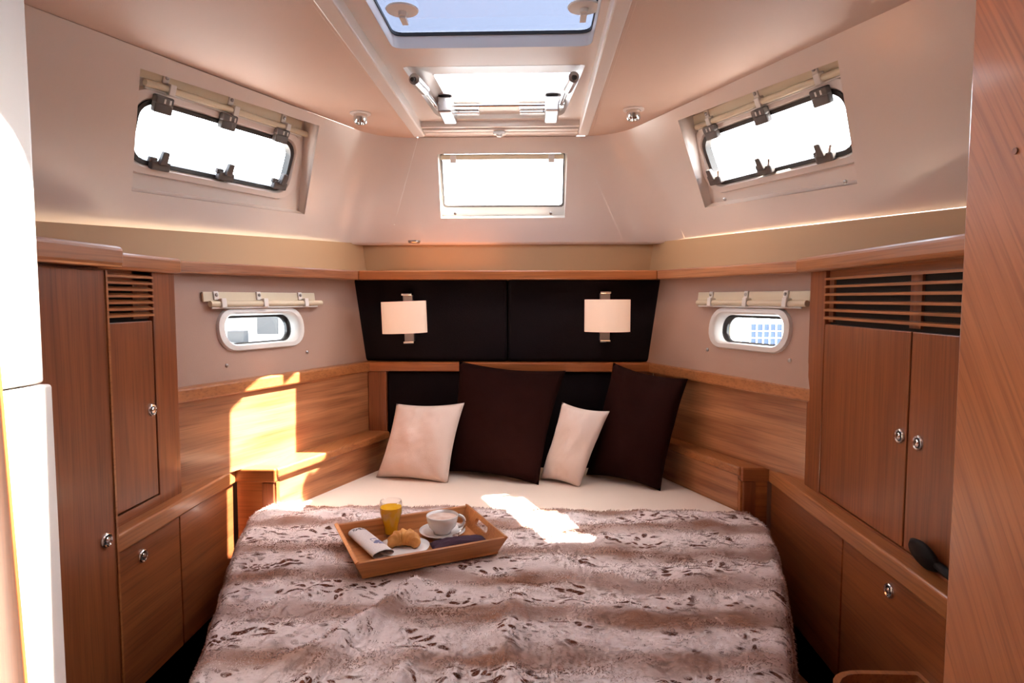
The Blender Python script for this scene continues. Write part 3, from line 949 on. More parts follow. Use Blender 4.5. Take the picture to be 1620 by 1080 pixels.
def low_locker(side, RX, yc, y_near, split, pull_y, pull_z, label):
    s = -side                                   # inward
    t = thing('berth_locker', (RX, 1.6, -H), label, 'cupboard')
    X = lambda d: RX + s * d                    # d inward from rail face
    bx = lambda bm, d0, d1, y0, y1, z0, z1: box(bm, min(X(d0), X(d1)), max(X(d0), X(d1)), y0, y1, z0, z1)
    inner = side_x(side, yc, 'lower')
    bm = B(); bx(bm, -0.30, -0.026, y_near, yc + 0.02, -H, RZ - 0.02); mk('carcass', bm, M_SHADOW, t)
    for a, b_ in ((y_near, split - 0.002), (split + 0.002, yc)):
        bm = B(); bx(bm, -0.026, -0.010, a, b_, -0.930, RZ - 0.043); d = mk('door', bm, W_Y, t, bevel=0.002)
        if a < pull_y < b_: pull(d, (X(-0.010), pull_y, pull_z), (s, 0, 0))
    bm = B(); bx(bm, -0.060, -0.026, y_near, yc, -H, -0.932); mk('toe_board', bm, M_SHADOW, t)
    # fiddle rail running fore and aft, then the short return and the run along the berth
    bm = B()
    bx(bm, -0.16, 0.0, y_near, yc, RZ - 0.044, RZ)
    mk('rail', bm, W_RAIL, t, bevel=0.006, seg=3)
    bm = B(); x0, x1 = RX, inner + s * 0.012
    box(bm, min(x0, x1) - (0.1 if side < 0 else 0), max(x0, x1) + (0.1 if side > 0 else 0), yc, yc + 0.05, RZ - 0.044, RZ); mk('return_rail', bm, W_X, t, bevel=0.006, seg=3)
    bm = B(); box(bm, min(x0, x1), max(x0, x1) - 0.0, yc + 0.006, yc + 0.03, -H, RZ - 0.044); mk('return_panel', bm, W_X, t)
    xa, xb = inner - s * 0.034, inner + s * 0.006
    bm = B(); box(bm, min(xa, xb), max(xa, xb), yc + 0.002, yc + 0.034, -H, RZ - 0.044); mk('corner_post', bm, W_V, t, bevel=0.004)
    m = W_L if side < 0 else W_R
    bm = B(); slab(bm, side, 'lower', yc + 0.03, 2.52, -0.80, RZ - 0.030, -0.02, 0.0); mk('berth_side_panel', bm, m, t)
    bm = B(); slab(bm, side, 'lower', yc + 0.012, 2.49, RZ - 0.030, RZ - 0.0005, -0.10, 0.014); mk('berth_rail', bm, W_RAIL, t, bevel=0.007, seg=3)
    return t


low_locker(-1, -0.930, 1.910, 1.32, 1.612, 1.450, -0.617, 'low cherry locker with fiddle rail along the left of the berth')
low_locker(1, 0.735, 1.975, 0.86, 1.514, 1.310, -0.609, 'low cherry locker with fiddle rail along the right of the berth')

# ---- small vanity unit by the door on the right
vn = thing('vanity_unit', (0.68, 1.0, -H), 'low cherry vanity unit with raised rim in the lower right corner', 'cupboard')
vp = round_poly([(0.52, 0.86), (0.745, 0.86), (0.745, 1.205), (0.565, 1.205)], [0.01, 0.005, 0.005, 0.07], 6)
bm = B(); prism(bm, vp, -H, -0.745); mk('body', bm, W_Y, vn, auto=35)
vi = scaled(vp, 0.65, 1.03, 0.90, 0.93)
bm = B()
panel(bm, Fr((0, 0, -0.72), (1, 0, 0), (0, 1, 0), (0, 0, 1)), vp, [vi], th=0.024)
mk('rim', bm, W_RAIL, vn, bevel=0.004, auto=35)

# ================================================================ HEADBOARD
for x0t, x0b, x1t, x1b, lab in ((-0.757, -0.712, -0.1065, -0.1065, 'black upholstered wall panel behind the left lamp'), (-0.1045, -0.1045, 0.520, 0.478, 'black upholstered wall panel behind the right lamp')):
    bm = B()
    hexa(bm, [(x0b, 2.525, -0.252), (x1b, 2.525, -0.252), (x1b, 2.60, -0.252), (x0b, 2.60, -0.252),
              (x0t, 2.525, 0.080), (x1t, 2.525, 0.080), (x1t, 2.60, 0.080), (x0t, 2.60, 0.080)])
    mk('upholstered_panel', bm, M_PAD, bevel=0.014, seg=4, auto=60, label=lab, cat='wall panel')
hb = thing('headboard', (-0.10, 2.52, -0.75), 'wood framed headboard with a black padded centre', 'headboard')
bm = B(); box(bm, -0.690, 0.480, 2.49, 2.60, -0.290, -0.254); mk('top_rail', bm, W_X, hb, bevel=0.006, seg=3)
for x0, x1 in ((-0.665, -0.590), (0.392, 0.470)):
    bm = B(); box(bm, x0, x1, 2.495, 2.58, -0.80, -0.290); mk('stile', bm, W_V, hb, bevel=0.004)
bm = B(); box(bm, -0.590, 0.392, 2.505, 2.58, -0.80, -0.291); mk('pad', bm, M_PAD, hb, bevel=0.012, seg=3, auto=60)

# ---- wall lamps
M_SHADE = base('lit_fabric_shade', (0.85, 0.70, 0.58), 0.8)
b_ = M_SHADE.node_tree.nodes['Principled BSDF']
b_.inputs['Emission Color'].default_value = (1.0, 0.56, 0.37, 1)
b_.inputs['Emission Strength'].default_value = 0.55
nz = N(M_SHADE, 'ShaderNodeTexNoise'); nz.inputs['Scale'].default_value = 300
tcs = N(M_SHADE, 'ShaderNodeTexCoord'); lk(M_SHADE, tcs.outputs['Object'], nz.inputs['Vector'])
bps = N(M_SHADE, 'ShaderNodeBump'); bps.inputs['Strength'].default_value = 0.2; bps.inputs['Distance'].default_value = 0.001
lk(M_SHADE, nz.outputs[0], bps.inputs['Height']); lk(M_SHADE, bps.outputs[0], b_.inputs['Normal'])
M_BULB = base('lamp_bulb', (0.9, 0.8, 0.7), 0.4)
bb = M_BULB.node_tree.nodes['Principled BSDF']
bb.inputs['Emission Color'].default_value = (1.0, 0.72, 0.45, 1)
bb.inputs['Emission Strength'].default_value = 9.0


def wall_lamp(cx, cz, tilt, label):
    t = thing('wall_lamp', (cx, 2.52, cz - 0.10), label, 'lamp', 'pair of wall lamps above the headboard')
    up_ = Vector((math.sin(tilt), 0, math.cos(tilt)))
    f = Fr((cx, 2.42, cz), (math.cos(tilt), 0, -math.sin(tilt)), (0, 1, 0), up_)      # n is the shade's axis
    bm = B(); fbox(bm, f, -0.020, 0.020, 0.082, 0.104, -0.106, 0.092); mk('mounting_plate', bm, M_STEEL, t, bevel=0.003)
    for b0 in (-0.106, 0.084):
        bm = B(); fbox(bm, f, -0.021, 0.021, 0.060, 0.104, b0, b0 + 0.008); mk('plate_lip', bm, M_CHROME, t, bevel=0.002)
    bm = B(); fbox(bm, f, -0.006, 0.006, 0.0, 0.090, -0.010, 0.004); mk('arm', bm, M_CHROME, t)
    outer, inner = [], []
    n = 40
    bm = B()
    rows = []
    for h, k in ((-0.061, 1.0), (0.061, 1.0), (0.061, 0.97), (-0.061, 0.97)):
        rows.append([bm.verts.new(f.p(0.087 * k * math.cos(2 * math.pi * i / n), 0.052 * k * math.sin(2 * math.pi * i / n), h)) for i in range(n)])
    rows.append(rows[0])
    for a, b2 in zip(rows, rows[1:]):
        for i in range(n):
            j = (i + 1) % n
            bm.faces.new((a[i], a[j], b2[j], b2[i]))
    mk('lamp_shade', bm, M_SHADE, t, auto=40)
    bm = B(); lathe(bm, [(0, -0.035), (0.012, -0.030), (0.016, -0.008), (0.012, 0.018), (0, 0.026)], f, seg=14); mk('bulb', bm, M_BULB, t, smooth=True)


wall_lamp(-0.500, -0.072, R(-2.0), 'lit drum wall lamp on the left, slightly askew')
wall_lamp(0.279, -0.065, R(0.0), 'lit drum wall lamp on the right, hanging straight')

# ---- recessed ceiling spots and the small one under the shelf deck
for P, lab in (((-0.575, 2.115, CZ), 'chrome ceiling spotlight left of the hatches'), ((0.320, 2.103, CZ), 'chrome ceiling spotlight right of the hatches')):
    t = thing('ceiling_spotlight', P, lab, 'light', 'chrome ceiling spotlights')
    f = Fr(P, (1, 0, 0), (0, -1, 0), (0, 0, -1))
    bm = B(); lathe(bm, [(0.034, 0.0), (0.034, 0.003), (0.024, 0.005), (0.024, 0.0)], f, seg=28); mk('bezel', bm, M_RIM, t, auto=40)
    bm = B(); lathe(bm, [(0.022, 0.0), (0.023, 0.028), (0.019, 0.034), (0.015, 0.033), (0.013, 0.012), (0, 0.012)], f, seg=24); mk('barrel', bm, M_CHROME, t, auto=40)
    bm = B(); lathe(bm, [(0.0125, 0.0135), (0.010, 0.016), (0, 0.017)], f, seg=18); mk('bulb', bm, M_BULB, t, smooth=True)
    ld = bpy.data.lights.new('spotlight_glow', 'SPOT'); ld.energy = 7.0; ld.color = (1.0, 0.66, 0.38); ld.spot_size = R(120); ld.spot_blend = 0.7; ld.shadow_soft_size = 0.012
    lo_ = bpy.data.objects.new('spotlight_glow', ld); COL.objects.link(lo_); lo_.parent = t; lo_.location = (0, 0, -0.036)
bm = B(); lathe(bm, [(0.024, 0.0), (0.024, 0.006), (0.018, 0.010), (0.010, 0.009), (0, 0.008)], Fr((-0.474, 2.50, 0.2275), (1, 0, 0), (0, -1, 0), (0, 0, -1)), seg=24)
mk('deck_spotlight', bm, M_STEEL, auto=40, label='tiny round downlight under the ledge above the left lamp', cat='light')

# ================================================================ BED
XL = [(0.55, -0.36), (0.75, -0.455), (1.04, -0.570), (1.345, -0.672), (1.57, -0.755), (1.85, -0.838), (1.95, -0.815)]
XR = [(0.55, 0.16), (0.75, 0.27), (1.05, 0.417), (1.37, 0.530), (1.57, 0.595), (1.81, 0.655), (1.95, 0.635)]
bed = thing('berth', (-0.10, 1.6, -H), 'double island berth with white sheeted mattress tapering to the foot', 'bed')
ys = [0.60, 0.80, 1.07, 1.38, 1.60, 1.90]
outl = [(interp(XL, y) + 0.02, y) for y in ys] + [(-0.825, 1.925), (side_x(-1, 2.49, 'lower') + 0.004, 2.495), (side_x(1, 2.49, 'lower') - 0.004, 2.495), (0.650, 1.99)]
outl += [(interp(XR, y) - 0.02, y) for y in ys[::-1]]
bm = B(); prism(bm, round_poly(outl, 0.03, 3), -0.82, -0.675)
mk('mattress', bm, M_SHEET, bed, bevel=0.02, seg=4, auto=60)
bo = [(interp(XL, y) + 0.10, y + 0.05) for y in ys] + [(-0.80, 2.0), (-0.6, 2.49), (0.42, 2.49), (0.60, 2.05)] + [(interp(XR, y) - 0.06, y + 0.05) for y in ys[::-1]]
bm = B(); prism(bm, bo, -H + 0.0, -0.835); mk('base', bm, W_Y, bed)
# curved wooden step at the foot of the base
bm = B(); prism(bm, round_poly([(0.42, 0.95), (0.56, 1.05), (0.690, 1.50), (0.655, 1.66), (0.54, 1.66)], 0.05, 4), -H, -0.95); mk('base_step', bm, W_RAIL, bed, bevel=0.006)

# fur throw
M_FUR = base('spotted_faux_fur', (0.7, 0.6, 0.5), 0.95, sheen=0.0, spec=0.1)
fb = M_FUR.node_tree.nodes['Principled BSDF']
fb.inputs['Sheen Roughness'].default_value = 0.5
tc = N(M_FUR, 'ShaderNodeTexCoord')
sp = N(M_FUR, 'ShaderNodeSeparateXYZ'); lk(M_FUR, tc.outputs['Object'], sp.inputs[0])
nw = N(M_FUR, 'ShaderNodeTexNoise'); nw.inputs['Scale'].default_value = 3.2; nw.inputs['Detail'].default_value = 3
lk(M_FUR, tc.outputs['Object'], nw.inputs['Vector'])


def mth(m, op, a=None, b=None, c=None, clamp=False):
    n = N(m, 'ShaderNodeMath', operation=op, use_clamp=clamp)
    for i, v in enumerate((a, b, c)):
        if v is None: continue
        if isinstance(v, (int, float)): n.inputs[i].default_value = v
        else: lk(m, v, n.inputs[i])
    return n.outputs[0]


yy = mth(M_FUR, 'MULTIPLY_ADD', nw.outputs[0], 0.20, sp.outputs['Y'])
ph = mth(M_FUR, 'MULTIPLY', mth(M_FUR, 'SUBTRACT', yy, 1.60 + 0.10), 2 * math.pi / 0.168)
band = mth(M_FUR, 'MULTIPLY_ADD', mth(M_FUR, 'COSINE', ph), 0.5, 0.5)        # 1 on the tan stripes
nf = N(M_FUR, 'ShaderNodeTexNoise'); nf.inputs['Scale'].default_value = 22; nf.inputs['Detail'].default_value = 5
mpf = N(M_FUR, 'ShaderNodeMapping'); mpf.inputs['Scale'].default_value = (0.5, 1.0, 1.0)
lk(M_FUR, tc.outputs['Object'], mpf.inputs['Vector']); lk(M_FUR, mpf.outputs[0], nf.inputs['Vector'])
bandn = mth(M_FUR, 'ADD', band, mth(M_FUR, 'MULTIPLY_ADD', nf.outputs[0], 0.9, -0.45), clamp=True)
sm = N(M_FUR, 'ShaderNodeMapRange', interpolation_type='SMOOTHSTEP')
sm.inputs[1].default_value = 0.15; sm.inputs[2].default_value = 1.0
lk(M_FUR, bandn, sm.inputs[0])
c1 = N(M_FUR, 'ShaderNodeMix', data_type='RGBA')
c1.inputs[6].default_value = (0.90, 0.80, 0.79, 1); c1.inputs[7].default_value = (0.32, 0.165, 0.115, 1)
nt_ = N(M_FUR, 'ShaderNodeTexNoise'); nt_.inputs['Scale'].default_value = 4.5; nt_.inputs['Detail'].default_value = 3
lk(M_FUR, tc.outputs['Object'], nt_.inputs['Vector'])
tone = N(M_FUR, 'ShaderNodeMapRange'); tone.inputs[1].default_value = 0.3; tone.inputs[2].default_value = 0.62; tone.inputs[3].default_value = 0.45; tone.inputs[4].default_value = 1.0
lk(M_FUR, nt_.outputs[0], tone.inputs[0])
lk(M_FUR, mth(M_FUR, 'MULTIPLY', sm.outputs[0], tone.outputs[0]), c1.inputs[0])
mp = N(M_FUR, 'ShaderNodeMapping'); mp.inputs['Scale'].default_value = (34, 66, 30)
nd = N(M_FUR, 'ShaderNodeTexNoise'); nd.inputs['Scale'].default_value = 11; nd.inputs['Detail'].default_value = 2
lk(M_FUR, tc.outputs['Object'], nd.inputs['Vector'])
dv = N(M_FUR, 'ShaderNodeVectorMath', operation='MULTIPLY_ADD')
dv.inputs[1].default_value = (0.12, 0.10, 0.05)
lk(M_FUR, nd.outputs['Color'], dv.inputs[0]); lk(M_FUR, tc.outputs['Object'], dv.inputs[2])
lk(M_FUR, dv.outputs[0], mp.inputs['Vector'])
vo = N(M_FUR, 'ShaderNodeTexVoronoi'); vo.inputs['Scale'].default_value = 1.0; vo.inputs['Randomness'].default_value = 1.0
lk(M_FUR, mp.outputs[0], vo.inputs['Vector'])
spot = N(M_FUR, 'ShaderNodeMapRange', interpolation_type='SMOOTHSTEP')
spot.inputs[1].default_value = 0.46; spot.inputs[2].default_value = 0.32
lk(M_FUR, vo.outputs['Distance'], spot.inputs[0])
ng = N(M_FUR, 'ShaderNodeTexNoise'); ng.inputs['Scale'].default_value = 9; ng.inputs['Detail'].default_value = 2
lk(M_FUR, tc.outputs['Object'], ng.inputs['Vector'])
gate = N(M_FUR, 'ShaderNodeMapRange'); gate.inputs[1].default_value = 0.40; gate.inputs[2].default_value = 0.50
lk(M_FUR, ng.outputs[0], gate.inputs[0])
pale = N(M_FUR, 'ShaderNodeMapRange'); pale.inputs[1].default_value = 0.74; pale.inputs[2].default_value = 0.45
lk(M_FUR, band, pale.inputs[0])
smask = mth(M_FUR, 'MULTIPLY', mth(M_FUR, 'MULTIPLY', spot.outputs[0], gate.outputs[0]), mth(M_FUR, 'MULTIPLY', pale.outputs[0], 1.0))
c2 = N(M_FUR, 'ShaderNodeMix', data_type='RGBA')
c2.inputs[7].default_value = (0.11, 0.034, 0.018, 1)
lk(M_FUR, c1.outputs[2], c2.inputs[6]); lk(M_FUR, smask, c2.inputs[0])
lk(M_FUR, c2.outputs[2], fb.inputs['Base Color'])
nb = N(M_FUR, 'ShaderNodeTexNoise'); nb.inputs['Scale'].default_value = 160; nb.inputs['Detail'].default_value = 4
lk(M_FUR, mpf.outputs[0], nb.inputs['Vector'])
bp = N(M_FUR, 'ShaderNodeBump'); bp.inputs['Strength'].default_value = 0.25; bp.inputs['Distance'].default_value = 0.004
lk(M_FUR, nb.outputs[0], bp.inputs['Height']); lk(M_FUR, bp.outputs[0], fb.inputs['Normal'])

TRAY_C = Vector((-0.298, 1.594))
TRAY_A = R(27)


def fold_height(x, y):
    h = 0.010 * noise.noise(Vector((x * 4.5, y * 8, 0.3))) + 0.0075 * noise.noise(Vector((x * 12, y * 15, 4.1))) + 0.0035 * noise.noise(Vector((x * 27, y * 27, 9.1)))
    # long creases below the tray
    for (ax, ay, bx_, by_, wdt, amp) in ((-0.27, 1.40, -0.33, 1.22, 0.020, 0.026), (-0.33, 1.22, -0.44, 1.06, 0.024, 0.022), (-0.36, 1.14, -0.40, 0.95, 0.018, 0.018), (-0.04, 1.34, -0.05, 1.14, 0.022, 0.018), (-0.05, 1.14, -0.02, 0.95, 0.02, 0.016), (-0.22, 1.10, -0.25, 0.92, 0.02, 0.018), (-0.14, 1.09, -0.15, 0.92, 0.018, 0.014), (-0.46, 1.40, -0.56, 1.26, 0.02, 0.012)):
        a, b_, p = Vector((ax, ay)), Vector((bx_, by_)), Vector((x, y))
        t = max(0, min(1, (p - a).dot(b_ - a) / (b_ - a).length_squared))
        d = (p - (a + (b_ - a) * t)).length
        h += amp * math.exp(-(d / wdt) ** 2) * (0.4 + 0.6 * math.sin(math.pi * min(1, 0.15 + t * 0.8)))
    # gentle rows across the berth
    h += 0.0018 * math.sin(2 * math.pi * (y + 0.02 * math.sin(x * 4)) / 0.168 + 0.6)
    # flat under the tray
    q = Vector((x, y)) - TRAY_C
    a = q.x * math.cos(TRAY_A) + q.y * math.sin(TRAY_A); b_ = -q.x * math.sin(TRAY_A) + q.y * math.cos(TRAY_A)
    e = max(abs(a) / 0.20, abs(b_) / 0.15)
    k = 0 if e < 1 else min(1, (e - 1) / 0.25)
    return h * k


def throw_mesh(NX=150, NY=130):
    Y0, Y1 = 0.56, 1.945
    P = []
    for j in range(NY + 1):
        t = j / NY
        foot = 0.30                                   # hang at the foot
        L = foot + (Y1 - Y0)
        s = t * L
        if s < foot: y, drop_y = Y0 - 0.015 * (1 - s / foot), foot - s
        else: y, drop_y = Y0 + (s - foot), 0.0
        yb = max(y, Y0)
        xl, xr = interp(XL, yb) , interp(XR, yb)
        sideL = 0.26 + 0.03 * math.sin(yb * 7.0); sideR = 0.25 + 0.025 * math.sin(yb * 6.0 + 1)
        near = max(0.0, (yb - 1.82) / 0.12)           # at the far end the throw lies between the posts
        sideL *= 1 - 0.75 * min(1, near); sideR *= 1 - 0.75 * min(1, near)
        W_ = sideL + (xr - xl) + sideR
        row = []
        for i in range(NX + 1):
            u = i / NX * W_
            rad = 0.030
            dl = dr = 0.0
            if u < sideL: dl = sideL - u
            elif u > W_ - sideR: dr = u - (W_ - sideR)
            z = -0.652
            if dl or dr:
                d = max(dl, dr)
                a = min(d / rad, math.pi / 2)
                out_ = rad * math.sin(a) * 0.9
                dz = rad * (1 - math.cos(a)) + max(0, d - rad * math.pi / 2)
                flare = 0.06 * dz * (1 - min(1, near)) + 0.014 * math.sin(yb * 38 + 2 * math.sin(yb * 9)) * min(1, dz / 0.12) * (1 - min(1, near))
                x = (xl - out_ - flare) if dl else (xr + out_ + flare)
                z -= dz
            else:
                x = xl + (u - sideL)
            yy_ = y + 0.012 * noise.noise(Vector((x * 4, 7.7, 0))) * min(1, max(0, (y - 1.8) / 0.15))
            zz = z - drop_y
            if drop_y == 0:
                zz += fold_height(x, yy_) * (1.0 if not (dl or dr) else 0.3)
                e = max(0, (yy_ - (Y1 - 0.025)) / 0.025)
                zz -= 0.020 * min(1, e) ** 2
            row.append((x, yy_, zz))
        P.append(row)
    return P


bm = B(); grid(bm, throw_mesh())
throw = mk('fur_throw', bm, M_FUR, smooth=True, origin=(0, 0, 0), label='spotted cream and tan faux fur throw spread over the berth', cat='blanket')
so = throw.modifiers.new('thickness', 'SOLIDIFY'); so.thickness = 0.012; so.offset = -1

# the pile: short soft strands combed over the throw, too many to count
import numpy as np
def fur_pile(par, count=140000):
    rng = np.random.default_rng(5)
    P = np.array(throw_mesh(), dtype=float)
    ny, nx = P.shape[0] - 1, P.shape[1] - 1
    # pick cells weighted by area
    d1 = P[:-1, 1:] - P[:-1, :-1]; d2 = P[1:, :-1] - P[:-1, :-1]
    nrm = np.cross(d1, d2)
    area = np.linalg.norm(nrm, axis=2)
    pr = (area / area.sum()).ravel()
    cell = rng.choice(ny * nx, size=count, p=pr)
    j, i = cell // nx, cell % nx
    a, b_ = rng.random(count)[:, None], rng.random(count)[:, None]
    root = (P[j, i] * (1 - a) + P[j, i + 1] * a) * (1 - b_) + (P[j + 1, i] * (1 - a) + P[j + 1, i + 1] * a) * b_
    n_ = nrm[j, i]; n_ /= np.linalg.norm(n_, axis=1)[:, None] + 1e-9
    n_[n_[:, 2] < -0.2] *= -1
    comb = np.array([0.25, -1.0, 0.0]) + rng.normal(0, 0.35, (count, 3))
    comb -= n_ * (comb * n_).sum(1)[:, None]
    comb /= np.linalg.norm(comb, axis=1)[:, None] + 1e-9
    ln = rng.uniform(0.006, 0.012, count)[:, None]
    side = np.cross(n_, comb)
    w_ = rng.uniform(0.0005, 0.0009, count)[:, None]
    mid = root + n_ * ln * 0.30 + comb * ln * 0.45
    tip = root + n_ * ln * 0.42 + comb * ln * 1.0
    V = np.stack([root - side * w_, root + side * w_, mid + side * w_ * 0.8, mid - side * w_ * 0.8, tip], 1).reshape(-1, 3)
    V[:, 2] += H
    k = np.arange(count)[:, None] * 5
    me = bpy.data.meshes.new('fur_pile')
    nq = count
    me.vertices.add(len(V)); me.vertices.foreach_set('co', V.ravel())
    quads = np.hstack([k, k + 3, k + 2, k + 1]); tris = np.hstack([k + 2, k + 3, k + 4])
    loops = np.concatenate([quads.ravel(), tris.ravel()])
    me.loops.add(len(loops)); me.loops.foreach_set('vertex_index', loops.astype(np.int32))
    me.polygons.add(2 * count)
    me.polygons.foreach_set('loop_start', np.concatenate([np.arange(count) * 4, count * 4 + np.arange(count) * 3]).astype(np.int32))
    me.update(calc_edges=True)
    me.validate()
    me.polygons.foreach_set('use_smooth', np.ones(2 * count, dtype=bool))
    me.normals_split_custom_set_from_vertices(np.repeat(n_, 5, axis=0).tolist())
    me.materials.append(M_FUR_PILE)
    o = bpy.data.objects.new('fur_pile', me)
    COL.objects.link(o)
    o.parent = par
    o.location = (0, 0, -H)              # the throw's own origin sits at eye height
    tag(o, kind='stuff')
    return o


M_FUR_PILE = M_FUR.copy()
M_FUR_PILE.name = 'faux_fur_strands'
_t = M_FUR_PILE.node_tree
_p = _t.nodes['Principled BSDF']
_o = [n for n in _t.nodes if n.type == 'OUTPUT_MATERIAL'][0]
_c = _p.inputs['Base Color'].links[0].from_socket
_tr = _t.nodes.new('ShaderNodeBsdfTranslucent'); _t.links.new(_c, _tr.inputs['Color'])
_mx = _t.nodes.new('ShaderNodeMixShader'); _mx.inputs[0].default_value = 0.5      # light passes through the soft strands
_t.links.new(_p.outputs[0], _mx.inputs[1]); _t.links.new(_tr.outputs[0], _mx.inputs[2]); _t.links.new(_mx.outputs[0], _o.inputs['Surface'])
fur_pile(throw)

# ---- cushions
def cushion(c, thick, mat, label, group, fwd=0.0, seed=0):
    """c: corners bottom-left, bottom-right, top-right, top-left"""
    BL, BR, TR, TL = [Vector(p) for p in c]
    n = ((BR - BL) + (TR - TL)).cross((TL - BL) + (TR - BR)).normalized()
    if n.y > 0: n = -n
    NN = 26
    bm = B()
    for sgn in (1, -1):
        P = []
        for j in range(NN + 1):
            row = []
            b_ = -1 + 2 * j / NN
            for i in range(NN + 1):
                a = -1 + 2 * i / NN
                ka = a * (1 - 0.075 * (1 - b_ * b_)); kb = b_ * (1 - 0.075 * (1 - a * a))
                s, t = (ka + 1) / 2, (kb + 1) / 2
                p = (BL * (1 - s) + BR * s) * (1 - t) + (TL * (1 - s) + TR * s) * t
                prof = max(0, (1 - a * a) * (1 - b_ * b_))
                h = thick / 2 * prof ** 0.42
                edge = min(1 - abs(a), 1 - abs(b_))
                h += 0.014 * noise.noise(Vector((a * 2.2 + seed, b_ * 2.2, seed * 1.7 + sgn))) * prof ** 0.5 + 0.004 * noise.noise(Vector((a * 7 + seed, b_ * 7, seed + sgn))) * prof ** 0.3
                h += 0.006 * math.sin(a * 14 + b_ * 5 + seed) * math.exp(-((abs(b_) - 0.85) / 0.12) ** 2) * prof ** 0.3
                row.append(p + n * (sgn * h + fwd))
            P.append(row)
        grid(bm, P)
    o = mk('cushion', bm, mat, smooth=True, label=label, cat='cushion', group=group)
    return o


cushion([(-0.344, 2.406, -0.670), (0.018, 2.254, -0.675), (0.122, 2.416, -0.276), (-0.289, 2.423, -0.241)], 0.13, M_DARKC,
        'large dark brown cushion between the two white ones', 'dark cushions', seed=3)
cushion([(0.200, 2.386, -0.673), (0.445, 2.196, -0.675), (0.536, 2.205, -0.279), (0.303, 2.416, -0.244)], 0.12, M_DARKC,
        'large dark brown cushion against the right berth side', 'dark cushions', seed=9)
cushion([(-0.597, 2.333, -0.675), (-0.315, 2.269, -0.679), (-0.262, 2.362, -0.393), (-0.528, 2.391, -0.403)], 0.10, M_WHITEC,
        'small off-white cushion in front of the headboard at the left', 'white cushions', seed=1)
cushion([(0.023, 2.328, -0.673), (0.164, 2.235, -0.679), (0.275, 2.279, -0.407), (0.106, 2.347, -0.386)], 0.085, M_WHITEC,
        'small off-white cushion standing between the two dark ones', 'white cushions', seed=5)

# ================================================================ BREAKFAST TRAY
ca, sa = math.cos(TRAY_A), math.sin(TRAY_A)
TF = Fr((TRAY_C.x, TRAY_C.y, -0.6465), (ca, sa, 0), (-sa, ca, 0), (0, 0, 1))
LA, LB, TH = 0.192, 0.140, 0.046          # half sizes at the rim, height
BA, BB = 0.170, 0.119
tr = thing('serving_tray', TF.o, 'wooden breakfast tray with sloping sides and hand slots on the throw', 'tray')
bm = B(); fbox(bm, TF, -BA - 0.002, BA + 0.002, -BB - 0.002, BB + 0.002, 0.0, 0.007); mk('tray_base', bm, W_TRAY, tr)
TT = 0.010
for sb in (-1, 1):                           # long sides
    o_ = [(-BA, sb * BB), (BA, sb * BB), (LA, sb * LB), (-LA, sb * LB)]
    bm = B()
    hexa(bm, [TF.p(-BA, sb * BB, 0), TF.p(BA, sb * BB, 0), TF.p(BA, sb * (BB - TT), 0.0), TF.p(-BA, sb * (BB - TT), 0.0),
              TF.p(-LA, sb * LB, TH), TF.p(LA, sb * LB, TH), TF.p(LA - 0.004, sb * (LB - TT), TH), TF.p(-LA + 0.004, sb * (LB - TT), TH)])
    mk('long_side', bm, W_TRAY, tr, bevel=0.002)
for sa_ in (-1, 1):                          # short sides with a hand slot
    p0, p1 = TF.p(sa_ * BA, 0, 0), TF.p(sa_ * LA, 0, TH)
    v = (p1 - p0).normalized(); u = TF.v * (-sa_)
    n = u.cross(v)
    f = Fr(p0, u, v, n)
    hgt = (p1 - p0).length
    bm = B(); panel(bm, f, [(-BB, 0), (BB, 0), (LB, hgt), (-LB, hgt)], [rr(0.085, 0.017, 0.0084, 0, hgt * 0.60)], th=TT, c=TT if (TF.u * -sa_).dot(n) > 0 else 0.0)
    mk('short_side', bm, W_TRAY, tr, bevel=0.0015)

TZ = TF.o.z + 0.007


def onz(x, y, h=0.0):
    return up((x, y, TZ + h))


# glass of juice
M_GLASSY = glass('drinking_glass', (0.95, 0.96, 0.96), rough=0.02)
M_JUICE = mottled('orange_juice', (0.92, 0.50, 0.012), (0.88, 0.46, 0.010), scale=30, rough=0.2)
jb = M_JUICE.node_tree.nodes['Principled BSDF']
jb.inputs['Subsurface Weight'].default_value = 0.3
jb.inputs['Subsurface Radius'].default_value = (0.02, 0.01, 0.002)
f = onz(-0.385, 1.660)
t = thing('juice_glass', f.o, 'curved glass of orange juice on the tray', 'glass')
prof = [(0.0200, 0.0), (0.0205, 0.004), (0.0185, 0.012), (0.0195, 0.026), (0.0250, 0.046), (0.0305, 0.066), (0.0308, 0.080), (0.0285, 0.096)]
bm = B(); lathe(bm, [(0, 0)] + prof + [(r - 0.0015, h) for r, h in prof[::-1]][:-2] + [(0.0165, 0.006), (0, 0.006)], f, seg=36); mk('tumbler', bm, M_GLASSY, t, smooth=True)
bm = B(); lathe(bm, [(0, 0.007), (0.0165, 0.007), (0.0168, 0.012), (0.0177, 0.026), (0.0232, 0.046), (0.0287, 0.066), (0.0290, 0.079), (0, 0.079)], f, seg=36); mk('juice', bm, M_JUICE, t, auto=50)

